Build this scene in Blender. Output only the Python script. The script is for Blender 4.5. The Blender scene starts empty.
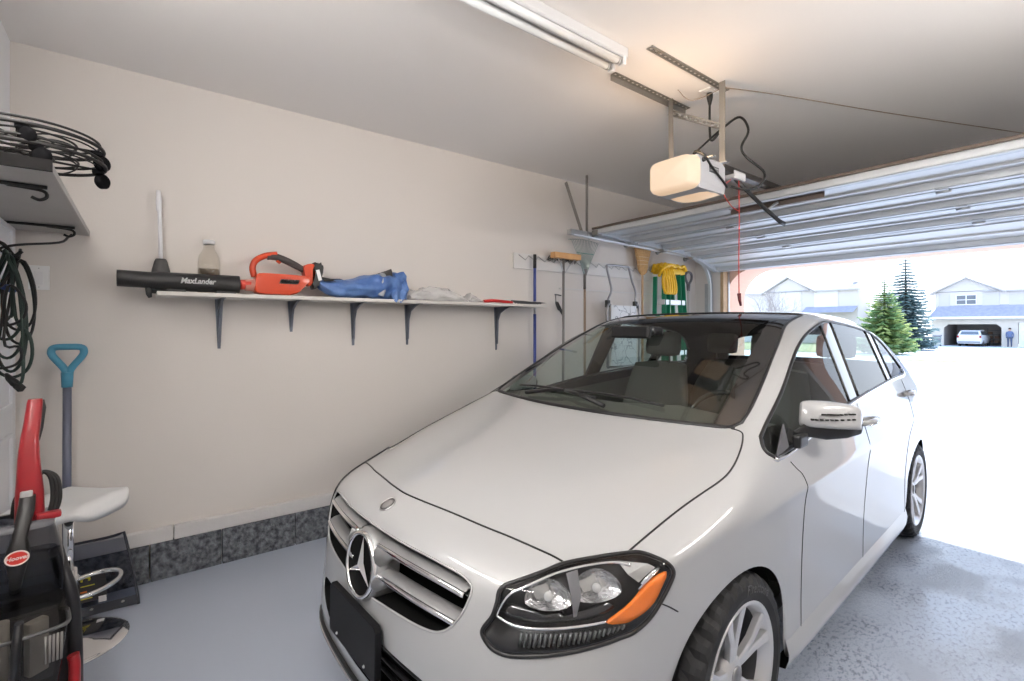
import bpy, bmesh, math, random
from mathutils import Vector, Matrix, Euler
from mathutils.bvhtree import BVHTree
PI = math.pi
R = math.radians
scene = bpy.context.scene
COL = scene.collection
random.seed(7)

# ------------------------------------------------------------------ materials
MATS = {}
def mat(name, color=(.5, .5, .5), rough=.5, metal=0., coat=0., coat_rough=.03, emit=None, estr=0., ior=1.45, spec=.5, alpha=1., bump=None, var=None, trans=0.):
    if name in MATS: return MATS[name]
    m = bpy.data.materials.new(name); m.use_nodes = True
    nt = m.node_tree; b = nt.nodes['Principled BSDF']
    b.inputs['Base Color'].default_value = (*color, 1)
    b.inputs['Roughness'].default_value = rough
    b.inputs['Metallic'].default_value = metal
    b.inputs['Coat Weight'].default_value = coat
    b.inputs['Coat Roughness'].default_value = coat_rough
    b.inputs['IOR'].default_value = ior
    b.inputs['Specular IOR Level'].default_value = spec
    b.inputs['Alpha'].default_value = alpha
    b.inputs['Transmission Weight'].default_value = trans
    if emit:
        b.inputs['Emission Color'].default_value = (*emit, 1)
        b.inputs['Emission Strength'].default_value = estr
    tc = None
    def coord():
        nonlocal tc
        if tc is None: tc = nt.nodes.new('ShaderNodeTexCoord')
        return tc.outputs['Object']
    if var:                                   # (scale, amount, color2)
        n = nt.nodes.new('ShaderNodeTexNoise'); n.inputs['Scale'].default_value = var[0]; n.inputs['Detail'].default_value = 5
        nt.links.new(coord(), n.inputs['Vector'])
        mx = nt.nodes.new('ShaderNodeMix'); mx.data_type = 'RGBA'
        rr = nt.nodes.new('ShaderNodeMapRange'); rr.inputs[1].default_value = .35; rr.inputs[2].default_value = .65; rr.inputs[4].default_value = var[1]
        nt.links.new(n.outputs['Fac'], rr.inputs[0]); nt.links.new(rr.outputs[0], mx.inputs['Factor'])
        mx.inputs['A'].default_value = (*color, 1); mx.inputs['B'].default_value = (*var[2], 1)
        nt.links.new(mx.outputs['Result'], b.inputs['Base Color'])
    if bump:                                  # (scale, strength)
        n = nt.nodes.new('ShaderNodeTexNoise'); n.inputs['Scale'].default_value = bump[0]; n.inputs['Detail'].default_value = 4
        nt.links.new(coord(), n.inputs['Vector'])
        bp = nt.nodes.new('ShaderNodeBump'); bp.inputs['Strength'].default_value = bump[1]; bp.inputs['Distance'].default_value = .01
        nt.links.new(n.outputs['Fac'], bp.inputs['Height']); nt.links.new(bp.outputs['Normal'], b.inputs['Normal'])
    MATS[name] = m
    return m

def glass(name, tint=(1, 1, 1), ior=1.5, rough=.0):
    """thin pane: clear transparency with a Fresnel reflection on top"""
    if name in MATS: return MATS[name]
    m = bpy.data.materials.new(name); m.use_nodes = True
    nt = m.node_tree; nt.nodes.clear()
    o = nt.nodes.new('ShaderNodeOutputMaterial'); mix = nt.nodes.new('ShaderNodeMixShader')
    f = nt.nodes.new('ShaderNodeFresnel'); f.inputs['IOR'].default_value = ior
    g = nt.nodes.new('ShaderNodeNewGeometry')
    t = nt.nodes.new('ShaderNodeBsdfTransparent'); t.inputs['Color'].default_value = (*tint, 1)
    s = nt.nodes.new('ShaderNodeBsdfGlossy'); s.inputs['Roughness'].default_value = rough
    # a thin sheet reflects alike from both sides: undo the inside-out index on back faces
    mx = nt.nodes.new('ShaderNodeMix'); mx.data_type = 'FLOAT'
    mx.inputs['A'].default_value = ior; mx.inputs['B'].default_value = 1 / ior
    nt.links.new(g.outputs['Backfacing'], mx.inputs['Factor']); nt.links.new(mx.outputs['Result'], f.inputs['IOR'])
    nt.links.new(f.outputs[0], mix.inputs[0]); nt.links.new(t.outputs[0], mix.inputs[1]); nt.links.new(s.outputs[0], mix.inputs[2])
    nt.links.new(mix.outputs[0], o.inputs[0])
    MATS[name] = m
    return m

# ------------------------------------------------------------------ mesh building
def catmull(pts, n=6, closed=False):
    P = [Vector(p) for p in pts]; out = []
    N = len(P); rng = range(N if closed else N - 1)
    for i in rng:
        if closed: a, b, c, d = P[(i-1) % N], P[i], P[(i+1) % N], P[(i+2) % N]
        else: a, b, c, d = P[max(i-1, 0)], P[i], P[i+1], P[min(i+2, N-1)]
        for k in range(n):
            t = k / n
            out.append(.5*((2*b)+(c-a)*t+(2*a-5*b+4*c-d)*t*t+(3*b-a-3*c+d)*t*t*t))
    if not closed: out.append(P[-1])
    return out

class MB:
    def __init__(self): self.bm = bmesh.new()
    def add(self, verts, faces, M=None, mi=0, smooth=False):
        vs = [self.bm.verts.new(M @ Vector(v) if M else Vector(v)) for v in verts]
        for f in faces:
            try:
                fc = self.bm.faces.new([vs[i] for i in f]); fc.material_index = mi; fc.smooth = smooth
            except ValueError: pass
        return vs
    def box(self, c, s, rot=None, bev=0., M=None, mi=0, taper=None):
        x, y, z = [k / 2 for k in s]
        b = bmesh.new()
        v = [b.verts.new((sx*x*(taper[0] if taper and sz > 0 else 1), sy*y*(taper[1] if taper and sz > 0 else 1), sz*z)) for sx in (-1, 1) for sy in (-1, 1) for sz in (-1, 1)]
        for f in ((0,1,3,2),(4,6,7,5),(0,4,5,1),(2,3,7,6),(0,2,6,4),(1,5,7,3)): b.faces.new([v[i] for i in f])
        if bev > 0: bmesh.ops.bevel(b, geom=b.edges[:], offset=min(bev, min(s)*.45), segments=2, profile=.6, affect='EDGES')
        T = Matrix.Translation(Vector(c))
        if rot is not None: T = T @ (rot if isinstance(rot, Matrix) else Euler(rot).to_matrix().to_4x4())
        if M: T = M @ T
        b.verts.index_update()
        self.add([q.co[:] for q in b.verts], [[q.index for q in f.verts] for f in b.faces], T, mi)
        b.free(); return self
    def tube(self, pts, r, seg=10, closed=False, cap=True, mi=0, flat=None):
        P = [Vector(p) for p in pts]; n = len(P)
        rad = r if isinstance(r, (list, tuple)) else [r]*n
        T = []
        for i in range(n):
            if closed: d = P[(i+1) % n]-P[i-1]
            else: d = P[min(i+1, n-1)]-P[max(i-1, 0)]
            T.append(d.normalized() if d.length > 1e-9 else Vector((0, 0, 1)))
        up = Vector((0, 0, 1)) if abs(T[0].z) < .9 else Vector((1, 0, 0))
        N = (up - T[0]*up.dot(T[0])).normalized(); rings = []
        for i in range(n):
            N = (N - T[i]*N.dot(T[i]))
            N = N.normalized() if N.length > 1e-6 else T[i].orthogonal().normalized()
            B = T[i].cross(N)
            ring = []
            for k in range(seg):
                a = 2*PI*k/seg
                ca, sa = math.cos(a), math.sin(a)*(flat if flat else 1)
                ring.append(self.bm.verts.new(P[i]+(N*ca+B*sa)*rad[i]))
            rings.append(ring)
        for i in range(n if closed else n-1):
            a, b = rings[i], rings[(i+1) % n]
            for k in range(seg):
                f = self.bm.faces.new((a[k], a[(k+1) % seg], b[(k+1) % seg], b[k])); f.smooth = True; f.material_index = mi
        if cap and not closed:
            self.bm.faces.new(rings[0][::-1]).material_index = mi; self.bm.faces.new(rings[-1]).material_index = mi
        return self
    def cyl(self, a, b, r, r2=None, seg=16, mi=0):
        return self.tube([a, b], [r, r if r2 is None else r2], seg, mi=mi)
    def lathe(self, prof, seg=24, M=None, axis='Z', mi=0, cap=False, smooth=True, arc=None):
        """prof: (radius, height) pairs"""
        vs = []
        rng = seg if arc is None else seg+1
        for r, h in prof:
            ring = []
            for k in range(rng):
                a = 2*PI*k/seg if arc is None else arc[0]+(arc[1]-arc[0])*k/seg
                p = (r*math.cos(a), r*math.sin(a), h)
                if axis == 'X': p = (p[2], p[0], p[1])
                elif axis == 'Y': p = (p[1], p[2], p[0])
                v = Vector(p); ring.append(self.bm.verts.new(M @ v if M else v))
            vs.append(ring)
        for a, b in zip(vs, vs[1:]):
            for k in range(seg):
                k2 = (k+1) % rng
                f = self.bm.faces.new((a[k], a[k2], b[k2], b[k])); f.smooth = smooth; f.material_index = mi
        if cap:
            for ring, (r, h) in ((vs[0], prof[0]), (vs[-1], prof[-1])):
                if r > 1e-4: self.bm.faces.new(ring).material_index = mi
        return self
    def prism(self, out, h, M=None, mi=0, bev=0.):
        """outline in local XY, extruded along local Z from 0 to h"""
        b = bmesh.new()
        bot = [b.verts.new((x, y, 0)) for x, y in out]; top = [b.verts.new((x, y, h)) for x, y in out]
        n = len(out)
        b.faces.new(bot[::-1]); b.faces.new(top)
        for i in range(n): b.faces.new((bot[i], bot[(i+1) % n], top[(i+1) % n], top[i]))
        if bev:
            es = [e for e in b.edges if abs(e.verts[0].co.z-e.verts[1].co.z) < 1e-6]
            bmesh.ops.bevel(b, geom=es, offset=bev, segments=2, profile=.6, affect='EDGES')
        b.verts.index_update()
        self.add([q.co[:] for q in b.verts], [[q.index for q in f.verts] for f in b.faces], M, mi); b.free(); return self
    def grid(self, rows, smooth=True, mi=0, closed=False):
        vs = [[self.bm.verts.new(Vector(p)) for p in r] for r in rows]
        for a, b in zip(vs, vs[1:]):
            n = len(a)
            for k in range(n if closed else n-1):
                try:
                    f = self.bm.faces.new((a[k], a[(k+1) % n], b[(k+1) % n], b[k])); f.smooth = smooth; f.material_index = mi
                except ValueError: pass
        return vs
    def poly(self, pts, mi=0):
        f = self.bm.faces.new([self.bm.verts.new(Vector(p)) for p in pts]); f.material_index = mi; return self
    def sphere(self, c, r, M=None, u=16, v=10, sc=(1, 1, 1), mi=0):
        rows = []
        prof = [(max(1e-5, r*math.sin(PI*i/v)), -r*math.cos(PI*i/v)) for i in range(v+1)]
        T = Matrix.Translation(Vector(c)) @ (M or Matrix.Identity(4)) @ Matrix.Diagonal((*sc, 1))
        return self.lathe(prof, u, T, mi=mi)
    def build(self, name, material, parent=None, smooth=None, world=None, recalc=True):
        bm = self.bm
        if world is None: world = WORLD[0]
        if recalc: bmesh.ops.recalc_face_normals(bm, faces=bm.faces[:])
        if world and parent is not None: bm.transform(INV.get(parent.name, Matrix.Identity(4)))
        if smooth is not None:
            for f in bm.faces: f.smooth = smooth
        me = bpy.data.meshes.new(name); bm.to_mesh(me); bm.free()
        for m in (material if isinstance(material, (list, tuple)) else [material]): me.materials.append(m)
        o = bpy.data.objects.new(name, me); COL.objects.link(o)
        if parent is not None:
            o.parent = parent; INV[o.name] = INV.get(parent.name, Matrix.Identity(4))
        return o
INV = {}
WORLD = [True]          # parts are given in world coordinates and moved into their thing's frame
def smooth_angle(o, deg=35):
    """smooth shading with creases sharper than deg kept hard"""
    me = o.data; bm = bmesh.new(); bm.from_mesh(me)
    for f in bm.faces: f.smooth = True
    for e in bm.edges:
        if len(e.link_faces) == 2 and e.calc_face_angle(0) > R(deg): e.smooth = False
        else: e.smooth = True
    bm.to_mesh(me); bm.free(); return o
def tag(o, label, cat=None, group=None, kind=None):
    if label: o['label'] = label
    if cat: o['category'] = cat
    if group: o['group'] = group
    if kind: o['kind'] = kind
    return o
def thing(name, label, cat, loc=(0, 0, 0), rotz=0., group=None):
    o = bpy.data.objects.new(name, None); COL.objects.link(o)
    o.empty_display_size = .05
    o.location = loc; o.rotation_euler = (0, 0, rotz)
    INV[o.name] = (Matrix.Translation(Vector(loc)) @ Matrix.Rotation(rotz, 4, 'Z')).inverted()
    return tag(o, label, cat, group)
def struct(name, mb, m, label=None, cat=None, parent=None):
    o = mb.build(name, m, parent)
    if parent is None: tag(o, label, cat, kind='structure')
    return o
def dup(root, loc, rotz=None, label=None, group=None):
    r = root.copy(); COL.objects.link(r); r.location = loc
    if rotz is not None: r.rotation_euler = (0, 0, rotz)
    if label: r['label'] = label
    if group: r['group'] = group
    def rec(src, dst):
        for ch in [c for c in bpy.data.objects if c.parent == src]:
            c = ch.copy(); COL.objects.link(c); c.parent = dst; rec(ch, c)
    rec(root, r); return r
def text_geo(body, size=1., extrude=.0, shear=0., bold=0., align='CENTER', space=1.):
    cu = bpy.data.curves.new('lettering', 'FONT'); cu.body = body; cu.size = size; cu.extrude = extrude
    cu.shear = shear; cu.offset = bold; cu.align_x = align; cu.align_y = 'CENTER'; cu.space_character = space
    cu.resolution_u = 3
    o = bpy.data.objects.new('lettering', cu); COL.objects.link(o)
    dg = bpy.context.evaluated_depsgraph_get(); dg.update()
    me = bpy.data.meshes.new_from_object(o.evaluated_get(dg))
    v = [p.co.copy() for p in me.vertices]; f = [list(p.vertices) for p in me.polygons]
    bpy.data.objects.remove(o); bpy.data.curves.remove(cu); bpy.data.meshes.remove(me)
    return v, f
def frame(o, x, y):
    """matrix with local x,y axes given and z = x cross y"""
    x = Vector(x).normalized(); y = Vector(y); y = (y - x*x.dot(y)).normalized(); z = x.cross(y)
    return Matrix(((x.x, y.x, z.x, o[0]), (x.y, y.y, z.y, o[1]), (x.z, y.z, z.z, o[2]), (0, 0, 0, 1)))
def lerp(a, b, t): return a+(b-a)*t
def table(tb, x):
    if x <= tb[0][0]: return tb[0][1]
    for (a, u), (b, v) in zip(tb, tb[1:]):
        if x <= b:
            t = (x-a)/(b-a); t = t*t*(3-2*t)*.5+t*.5
            return u+(v-u)*t
    return tb[-1][1]
# ------------------------------------------------------------------ the car (local: x = its left, y = rearward, front axle at y 0)
CAR_LOC = (-1.632, 1.458, 0.); CAR_YAW = R(3.5)
PAINT = None
def paint_material():
    m = bpy.data.materials.new('white_car_paint'); m.use_nodes = True; nt = m.node_tree
    b = nt.nodes['Principled BSDF']; b.inputs['Base Color'].default_value = (.385, .388, .39, 1)
    b.inputs['Roughness'].default_value = .42; b.inputs['Coat Weight'].default_value = 1.; b.inputs['Coat Roughness'].default_value = .02
    # sheet metal: the inner side is bare dark lining
    g = nt.nodes.new('ShaderNodeNewGeometry'); d = nt.nodes.new('ShaderNodeBsdfDiffuse'); d.inputs['Color'].default_value = (.025, .025, .027, 1)
    mx = nt.nodes.new('ShaderNodeMixShader'); o = nt.nodes['Material Output']
    nt.links.new(g.outputs['Backfacing'], mx.inputs[0]); nt.links.new(b.outputs[0], mx.inputs[1]); nt.links.new(d.outputs[0], mx.inputs[2]); nt.links.new(mx.outputs[0], o.inputs[0])
    MATS['white_car_paint'] = m; return m
WID = [(-.42, .825), (-.3, .85), (-.15, .873), (0, .885), (.3, .892), (1.3, .893), (2.2, .893), (2.7, .888), (3., .868), (3.2, .845), (3.4, .80)]
PRF = [(.15, .06), (.22, .028), (.30, .026), (.42, .034), (.55, .028), (.68, .014), (.775, .012), (.83, .0), (.88, .010), (.95, .032), (1.05, .053), (1.12, .06)]
def side_t(s, z): return table(WID, s)-table(PRF, z)
def car_cage():
    """half body: 9 rows (bottom edge ... hood/roof edge) by columns from nose centre round the side to tail centre, then the top"""
    Ft = [[0, .22, .45, .655, .79], [0, .22, .45, .665, .805], [0, .22, .45, .65, .80], [0, .22, .445, .635, .785], [0, .22, .445, .62, .765],
          [0, .215, .44, .615, .758], [0, .21, .43, .605, .752], [0, .205, .42, .595, .742], [0, .20, .40, .58, .722]]
    Fs = [[-.845, -.84, -.825, -.795, -.655], [-.868, -.863, -.845, -.80, -.66], [-.885, -.877, -.845, -.775, -.62], [-.89, -.88, -.843, -.765, -.60], [-.883, -.871, -.83, -.752, -.59],
          [-.868, -.857, -.812, -.732, -.565], [-.838, -.828, -.78, -.70, -.53], [-.79, -.777, -.73, -.65, -.485], [-.725, -.70, -.645, -.575, -.42]]
    Fz = [[.15]*5, [.27]*5, [.42]*5, [.55]*5, [.66]*5, [.735]*5, [.79, .787, .775, .765, .768], [.825, .82, .807, .79, .795], [.853, .846, .83, .81, .815]]
    cols = []
    for c in range(5): cols.append([(Ft[r][c], Fs[r][c], Fz[r][c]) for r in range(9)])
    names = ['F0', 'F1', 'F2', 'F3', 'F4']
    ra = .377
    def arch(ds): return .3185+math.sqrt(max(0, ra*ra-ds*ds))
    def col(name, s, r0, r4, r5, b, d, e, low=None):
        """s: station of the lower rows; b, d, e: (s,t,z) of rows 6, 7, 8 (t None = on the side surface)"""
        z1 = [r0+(r4-r0)*k for k in ((0, .13, .38, .69, 1) if r0 < .3 else (0, .10, .36, .68, 1))]
        if low: z1 = low
        c = [(side_t(s, z), s, z) for z in z1]
        s5 = lerp(s, b[0], .35); c.append((side_t(s5, r5), s5, r5))
        for p in (b, d, e):
            c.append((side_t(p[0], p[2]) if p[1] is None else p[1], p[0], p[2]))
        cols.append(c); names.append(name)
    col('W0', -.388, .175, .68, .742, (-.375, None, .788), (-.36, .785, .815), (-.345, .745, .832))
    col('W1', -.352, .44, .695, .752, (-.31, None, .80), (-.30, .80, .831), (-.285, .752, .852))
    col('W2', -.25, arch(.25)-.003, .73, .777, (-.20, None, .826), (-.20, .814, .864), (-.19, .76, .887))
    col('W3', 0., arch(0), .762, .807, (-.02, None, .866), (-.02, .826, .912), (-.01, .77, .940))
    col('W4', .25, arch(.25)-.003, .765, .823, (.10, None, .900), (.10, .827, .952), (.11, .77, .980))
    col('W5', .352, .42, .77, .829, (.175, None, .932), (.185, .818, .988), (.20, .755, 1.012))
    col('W6', .350, .178, .772, .831, (.235, None, .958), (.262, .785, 1.018), (.277, .735, 1.048))
    L = [.175, .245, .40, .585, .775]
    col('A1', .57, 0, 0, .832, (.57, .840, .987), (.567, .768, 1.15), (.56, .695, 1.195), L)
    col('A2', .83, 0, 0, .833, (.83, .840, 1.018), (.78, .728, 1.285), (.85, .642, 1.34), L)
    col('A3', 1.06, 0, 0, .834, (1.06, .840, 1.045), (1.02, .692, 1.402), (1.146, .587, 1.470), L)
    col('B0', 1.24, 0, 0, .835, (1.24, .838, 1.065), (1.33, .682, 1.468), (1.38, .583, 1.508), L)
    col('B1', 1.33, 0, 0, .835, (1.33, .838, 1.071), (1.43, .680, 1.476), (1.48, .582, 1.514), L)
    col('M', 1.72, 0, 0, .837, (1.70, .834, 1.093), (1.77, .681, 1.455), (1.80, .578, 1.510), L)
    col('Q0', 2.08, 0, 0, .84, (2.06, .826, 1.112), (2.16, .690, 1.412), (2.18, .572, 1.493), L)
    w = 2.699
    col('V0', w-.352, .18, .775, .842, (2.13, .823, 1.115), (2.24, .694, 1.393), (2.32, .568, 1.480))
    col('V1', w-.354, .44, .778, .843, (2.26, .818, 1.117), (2.34, .702, 1.362), (2.45, .565, 1.468))
    col('V2', w-.25, arch(.25)-.003, .782, .845, (2.42, .810, 1.118), (2.44, .715, 1.318), (2.58, .562, 1.454))
    col('V3', w, arch(0), .79, .85, (2.64, .798, 1.112), (2.54, .748, 1.225), (2.73, .558, 1.435))
    col('V4', w+.25, arch(.25)-.003, .79, .85, (2.80, .80, 1.085), (2.72, .748, 1.205), (2.85, .556, 1.418))
    col('V5', w+.352, .44, .79, .85, (2.92, .80, 1.055), (2.85, .738, 1.19), (2.96, .553, 1.40))
    col('V6', w+.388, .24, .79, .85, (3.02, .80, 1.02), (2.98, .725, 1.17), (3.05, .55, 1.385))
    Bt = [[.76, .60, .40, .20, 0]]*9
    Bs = [[3.32, 3.42, 3.46, 3.47, 3.47], [3.38, 3.48, 3.515, 3.53, 3.53], [3.40, 3.50, 3.54, 3.55, 3.555], [3.39, 3.49, 3.53, 3.545, 3.55], [3.32, 3.43, 3.475, 3.49, 3.495],
          [3.28, 3.39, 3.44, 3.455, 3.46], [3.20, 3.31, 3.37, 3.39, 3.395], [3.13, 3.22, 3.28, 3.30, 3.305], [3.12, 3.17, 3.21, 3.225, 3.23]]
    Bz = [.25, .36, .50, .62, .78, .86, .98, 1.14]
    for c in range(5):
        cc = []
        for r in range(9):
            t = [.78, .80, .81, .81, .80, .795, .77, .68, .54][r]*[1, .75, .5, .25, 0][c]
            cc.append((t, Bs[r][c], Bz[r] if r < 8 else [1.36, 1.385, 1.395, 1.40, 1.40][c]))
        cols.append(cc); names.append('R%d' % (4-c))
    # centre line of hood, windshield, roof for the columns W0 .. V6
    ctr = {'W0': (-.60, .889), 'W1': (-.52, .908), 'W2': (-.40, .934), 'W3': (-.20, .975), 'W4': (-.06, 1.006), 'W5': (.04, 1.03), 'W6': (.125, 1.052),
           'A1': (.42, 1.205), 'A2': (.74, 1.365), 'A3': (1.03, 1.492), 'B0': (1.28, 1.518), 'B1': (1.42, 1.527), 'M': (1.80, 1.540), 'Q0': (2.2, 1.534),
           'V0': (2.35, 1.528), 'V1': (2.48, 1.519), 'V2': (2.6, 1.509), 'V3': (2.75, 1.494), 'V4': (2.88, 1.478), 'V5': (3., 1.458), 'V6': (3.1, 1.436)}
    fr = [0, .34, .64, .89, 1]
    bm = bmesh.new()
    V = [[bm.verts.new(p) for p in c] for c in cols]
    # material slots: 0 paint 1 windshield 2 front door glass 3 rear door glass 4 quarter glass 5 black pillar 6 windshield frit 7 roof glass 8 rear window
    nc = len(cols)
    ix = {n: i for i, n in enumerate(names)}
    for i in range(nc-1):
        for r in range(8):
            m = 0
            n = names[i]
            if r == 6:
                if n in ('W6', 'A1', 'A2', 'A3'): m = 2
                elif n == 'B0': m = 5
                elif n in ('B1', 'M'): m = 3
                elif n == 'Q0': m = 5
                elif n in ('V0', 'V1', 'V2'): m = 4
            if r == 7 and n in ('R4', 'R3', 'R2', 'R1'): m = 8
            f = bm.faces.new((V[i][r], V[i+1][r], V[i+1][r+1], V[i][r+1])); f.material_index = m
    rows = [[V[c][8] for c in range(5)]]
    rn = ['F']
    for n in names[5:nc-5]:
        e = Vector(cols[ix[n]][8]); cs, cz = ctr[n]
        row = []
        for k in range(4):
            q = fr[k]
            row.append(bm.verts.new((e.x*q, lerp(cs, e.y, q*q), lerp(cz, e.z, q**2.6))))
        row.append(V[ix[n]][8]); rows.append(row); rn.append(n)
    rows.append([V[nc-1-c][8] for c in range(5)]); rn.append('T')
    for j, (a, b) in enumerate(zip(rows, rows[1:])):
        for k in range(4):
            m = 0; n = rn[j]
            if n in ('W6', 'A1', 'A2'): m = 1 if k < 3 else 6
            if n in ('B0', 'B1', 'M', 'Q0', 'V0', 'V1') and k < 3: m = 7
            if n == 'A3' and k < 4: m = 6
            f = bm.faces.new((a[k], a[k+1], b[k+1], b[k])); f.material_index = m
    # crisp lines
    cl = bm.edges.layers.float.new('crease_edge')
    def crease(v, w, val):
        e = bm.edges.get((v, w))
        if e: e[cl] = val
    for i in range(nc-1):
        crease(V[i][0], V[i+1][0], .9)
        if names[i] in ('W3','W4','W5','W6','A1','A2','A3','B0','B1','M','Q0','V0','V1','V2'): crease(V[i][5], V[i+1][5], .55)
        if names[i] in ('W6','A1','A2','A3','B0','B1','M','Q0','V0','V1','V2'):
            crease(V[i][6], V[i+1][6], .8); crease(V[i][7], V[i+1][7], .5)
    for n in ('W6', 'V3'):
        crease(V[ix[n]][6], V[ix[n]][7], .8)
    w6 = rows[rn.index('W6')]; a3 = rows[rn.index('A3')]
    for k in range(4): crease(w6[k], w6[k+1], .8); crease(a3[k], a3[k+1], .3)
    for n in ('W6', 'A1', 'A2'): crease(V[ix[n]][8], V[ix[n]+1][8], .6)
    # mirror to the right side
    geo = bm.verts[:]+bm.edges[:]+bm.faces[:]
    bmesh.ops.mirror(bm, geom=geo, matrix=Matrix.Identity(4), merge_dist=.0005, axis='X')
    bmesh.ops.remove_doubles(bm, verts=bm.verts[:], dist=.0004)
    bmesh.ops.recalc_face_normals(bm, faces=bm.faces[:])
    me = bpy.data.meshes.new('cage'); bm.to_mesh(me); bm.free()
    o = bpy.data.objects.new('cage', me); COL.objects.link(o)
    for _ in range(9): me.materials.append(None)
    sd = o.modifiers.new('s', 'SUBSURF'); sd.levels = 3; sd.render_levels = 3; sd.boundary_smooth = 'PRESERVE_CORNERS'
    dg = bpy.context.evaluated_depsgraph_get(); dg.update()
    ev = bpy.data.meshes.new_from_object(o.evaluated_get(dg))
    bm = bmesh.new(); bm.from_mesh(ev)
    bpy.data.objects.remove(o); bpy.data.meshes.remove(me); bpy.data.meshes.remove(ev)
    return bm
BLK = mat('black_plastic', (.012, .012, .013), .35)
GLOSSBLK = mat('gloss_black', (.008, .008, .009), .08, coat=1.)
CHROME = mat('chrome', (.85, .85, .86), .06, 1.)
SATIN = mat('satin_silver', (.55, .55, .55), .32, .85)
CARGLASS = glass('car_glass', (.80, .88, .84), 1.5)
LENSGLASS = glass('clear_lens', (.93, .94, .95), 1.45)
paint_material(); CPAINT = MATS['white_car_paint']
SEAM = mat('panel_gap_black', (.006, .006, .006), .6)

def build_car():
    car = thing('car', 'white five-door hatchback car parked nose-in on the grey garage floor', 'car', CAR_LOC, CAR_YAW)
    bm = car_cage()
    bvh = BVHTree.FromBMesh(bm)
    ez, nz = Vector((.75, .66, 0)), Vector((.66, -.75, 0))
    def P_hl(p, z, off=0., side=1):
        o = ez*p+nz*1.2+Vector((0, 0, z)); o.z = z
        h = bvh.ray_cast(o, -nz)
        q = h[0]+h[1]*off if h[0] else ez*p+Vector((0, 0, z))
        return Vector((q.x*side, q.y, q.z))
    def P_fr(t, z, off=0.):
        h = bvh.ray_cast(Vector((t, -2.5, z)), Vector((0, 1, 0)))
        return h[0]+h[1]*off if h[0] else Vector((t, -.8, z))
    def P_near(v, off=0.):
        h = bvh.find_nearest(Vector(v)); return h[0]+h[1]*off
    def P_side(s, z, off=0., side=1):
        h = bvh.ray_cast(Vector((2.5*side, s, z)), Vector((-side, 0, 0)))
        return h[0]+h[1]*off if h[0] else Vector((.88*side, s, z))
    def inside(poly, x, y):
        c = False; n = len(poly)
        for i in range(n):
            (x1, y1), (x2, y2) = poly[i], poly[i-1]
            if (y1 > y) != (y2 > y) and x < (x2-x1)*(y-y1)/(y2-y1)+x1: c = not c
        return c
    def nearest(poly, x, y):
        b = None
        for i in range(len(poly)):
            a, c = Vector(poly[i-1]), Vector(poly[i]); d = c-a
            t = max(0, min(1, (Vector((x, y))-a).dot(d)/max(d.dot(d), 1e-9))); q = a+d*t
            e = (q-Vector((x, y))).length
            if b is None or e < b[0]: b = (e, q)
        return b[1]
    def smooth2(poly, n=4): return [(v.x, v.y) for v in catmull([(x, y, 0) for x, y in poly], n, True)]

    HL = smooth2([(-.072, .746), (-.023, .764), (.041, .781), (.094, .793), (.189, .803), (.25, .808), (.299, .810), (.339, .802), (.373, .788), (.389, .765), (.38, .737), (.348, .689), (.319, .658), (.277, .637),
                  (.236, .633), (.172, .626), (.109, .618), (.034, .609), (-.042, .601), (-.079, .605), (-.101, .616), (-.118, .636), (-.114, .653), (-.093, .681), (-.081, .714)])
    gr = [(.0, .772), (.09, .772), (.176, .770), (.297, .766), (.398, .758), (.446, .751), (.474, .741), (.486, .727), (.484, .700), (.470, .662), (.443, .624), (.412, .602), (.376, .591), (.315, .585), (.245, .582), (.164, .578), (.08, .572)]
    GR = smooth2(gr+[(0, .570)]+[(-x, y) for x, y in gr[:0:-1]])
    it = [(0, .452), (.15, .452), (.26, .449), (.38, .440), (.455, .41), (.47, .36), (.43, .31), (.34, .275), (.18, .262)]
    IT = smooth2(it+[(0, .26)]+[(-x, y) for x, y in it[:0:-1]])

    # openings: drop the faces inside, pull the rim of the hole onto the outline
    def cut(sel, to2d, poly, proj):
        kill = [f for f in bm.faces if sel(f.calc_center_median(), f.normal) and inside(poly, *to2d(f.calc_center_median()))]
        before = {e for e in bm.edges if len(e.link_faces) == 1}
        bmesh.ops.delete(bm, geom=kill, context='FACES')
        rim = {v for e in bm.edges if len(e.link_faces) == 1 and e not in before for v in e.verts}
        for v in rim:
            q = nearest(poly, *to2d(v.co)); v.co = proj(q[0], q[1])
        loose = [v for v in bm.verts if not v.link_faces]
        bmesh.ops.delete(bm, geom=loose, context='VERTS')
    for sd in (1, -1):
        cut(lambda c, n: c.x*sd > .3 and c.y < -.2 and c.z < .9, lambda c: (.75*abs(c.x)+.66*c.y, c.z), HL, lambda p, z: P_hl(p, z, 0, sd))
    cut(lambda c, n: c.y < -.6 and n.y < -.2, lambda c: (c.x, c.z), GR, lambda t, z: P_fr(t, z))
    cut(lambda c, n: c.y < -.6 and n.y < -.2, lambda c: (c.x, c.z), IT, lambda t, z: P_fr(t, z))

    # border lines between materials, before the split
    def border(pred):
        es = [e for e in bm.edges if len(e.link_faces) == 2 and pred(e.link_faces[0].material_index, e.link_faces[1].material_index)]
        adj = {}
        for e in es:
            a, b = e.verts; adj.setdefault(a, []).append(b); adj.setdefault(b, []).append(a)
        out = []; seen = set()
        for st in sorted(adj, key=lambda v: len(adj[v])):
            if st in seen: continue
            ch = [st]; seen.add(st)
            while True:
                nx = [w for w in adj[ch[-1]] if w not in seen]
                if not nx: break
                ch.append(nx[0]); seen.add(nx[0])
            out.append(([v.co.copy() for v in ch], ch[0] in adj[ch[-1]] and len(ch) > 3))
        return out
    SIDE = {2, 3, 4, 5}
    dlo = border(lambda a, b: (a in SIDE) != (b in SIDE))
    pil = border(lambda a, b: (a == 5) != (b == 5) and {a, b} <= SIDE)
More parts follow.
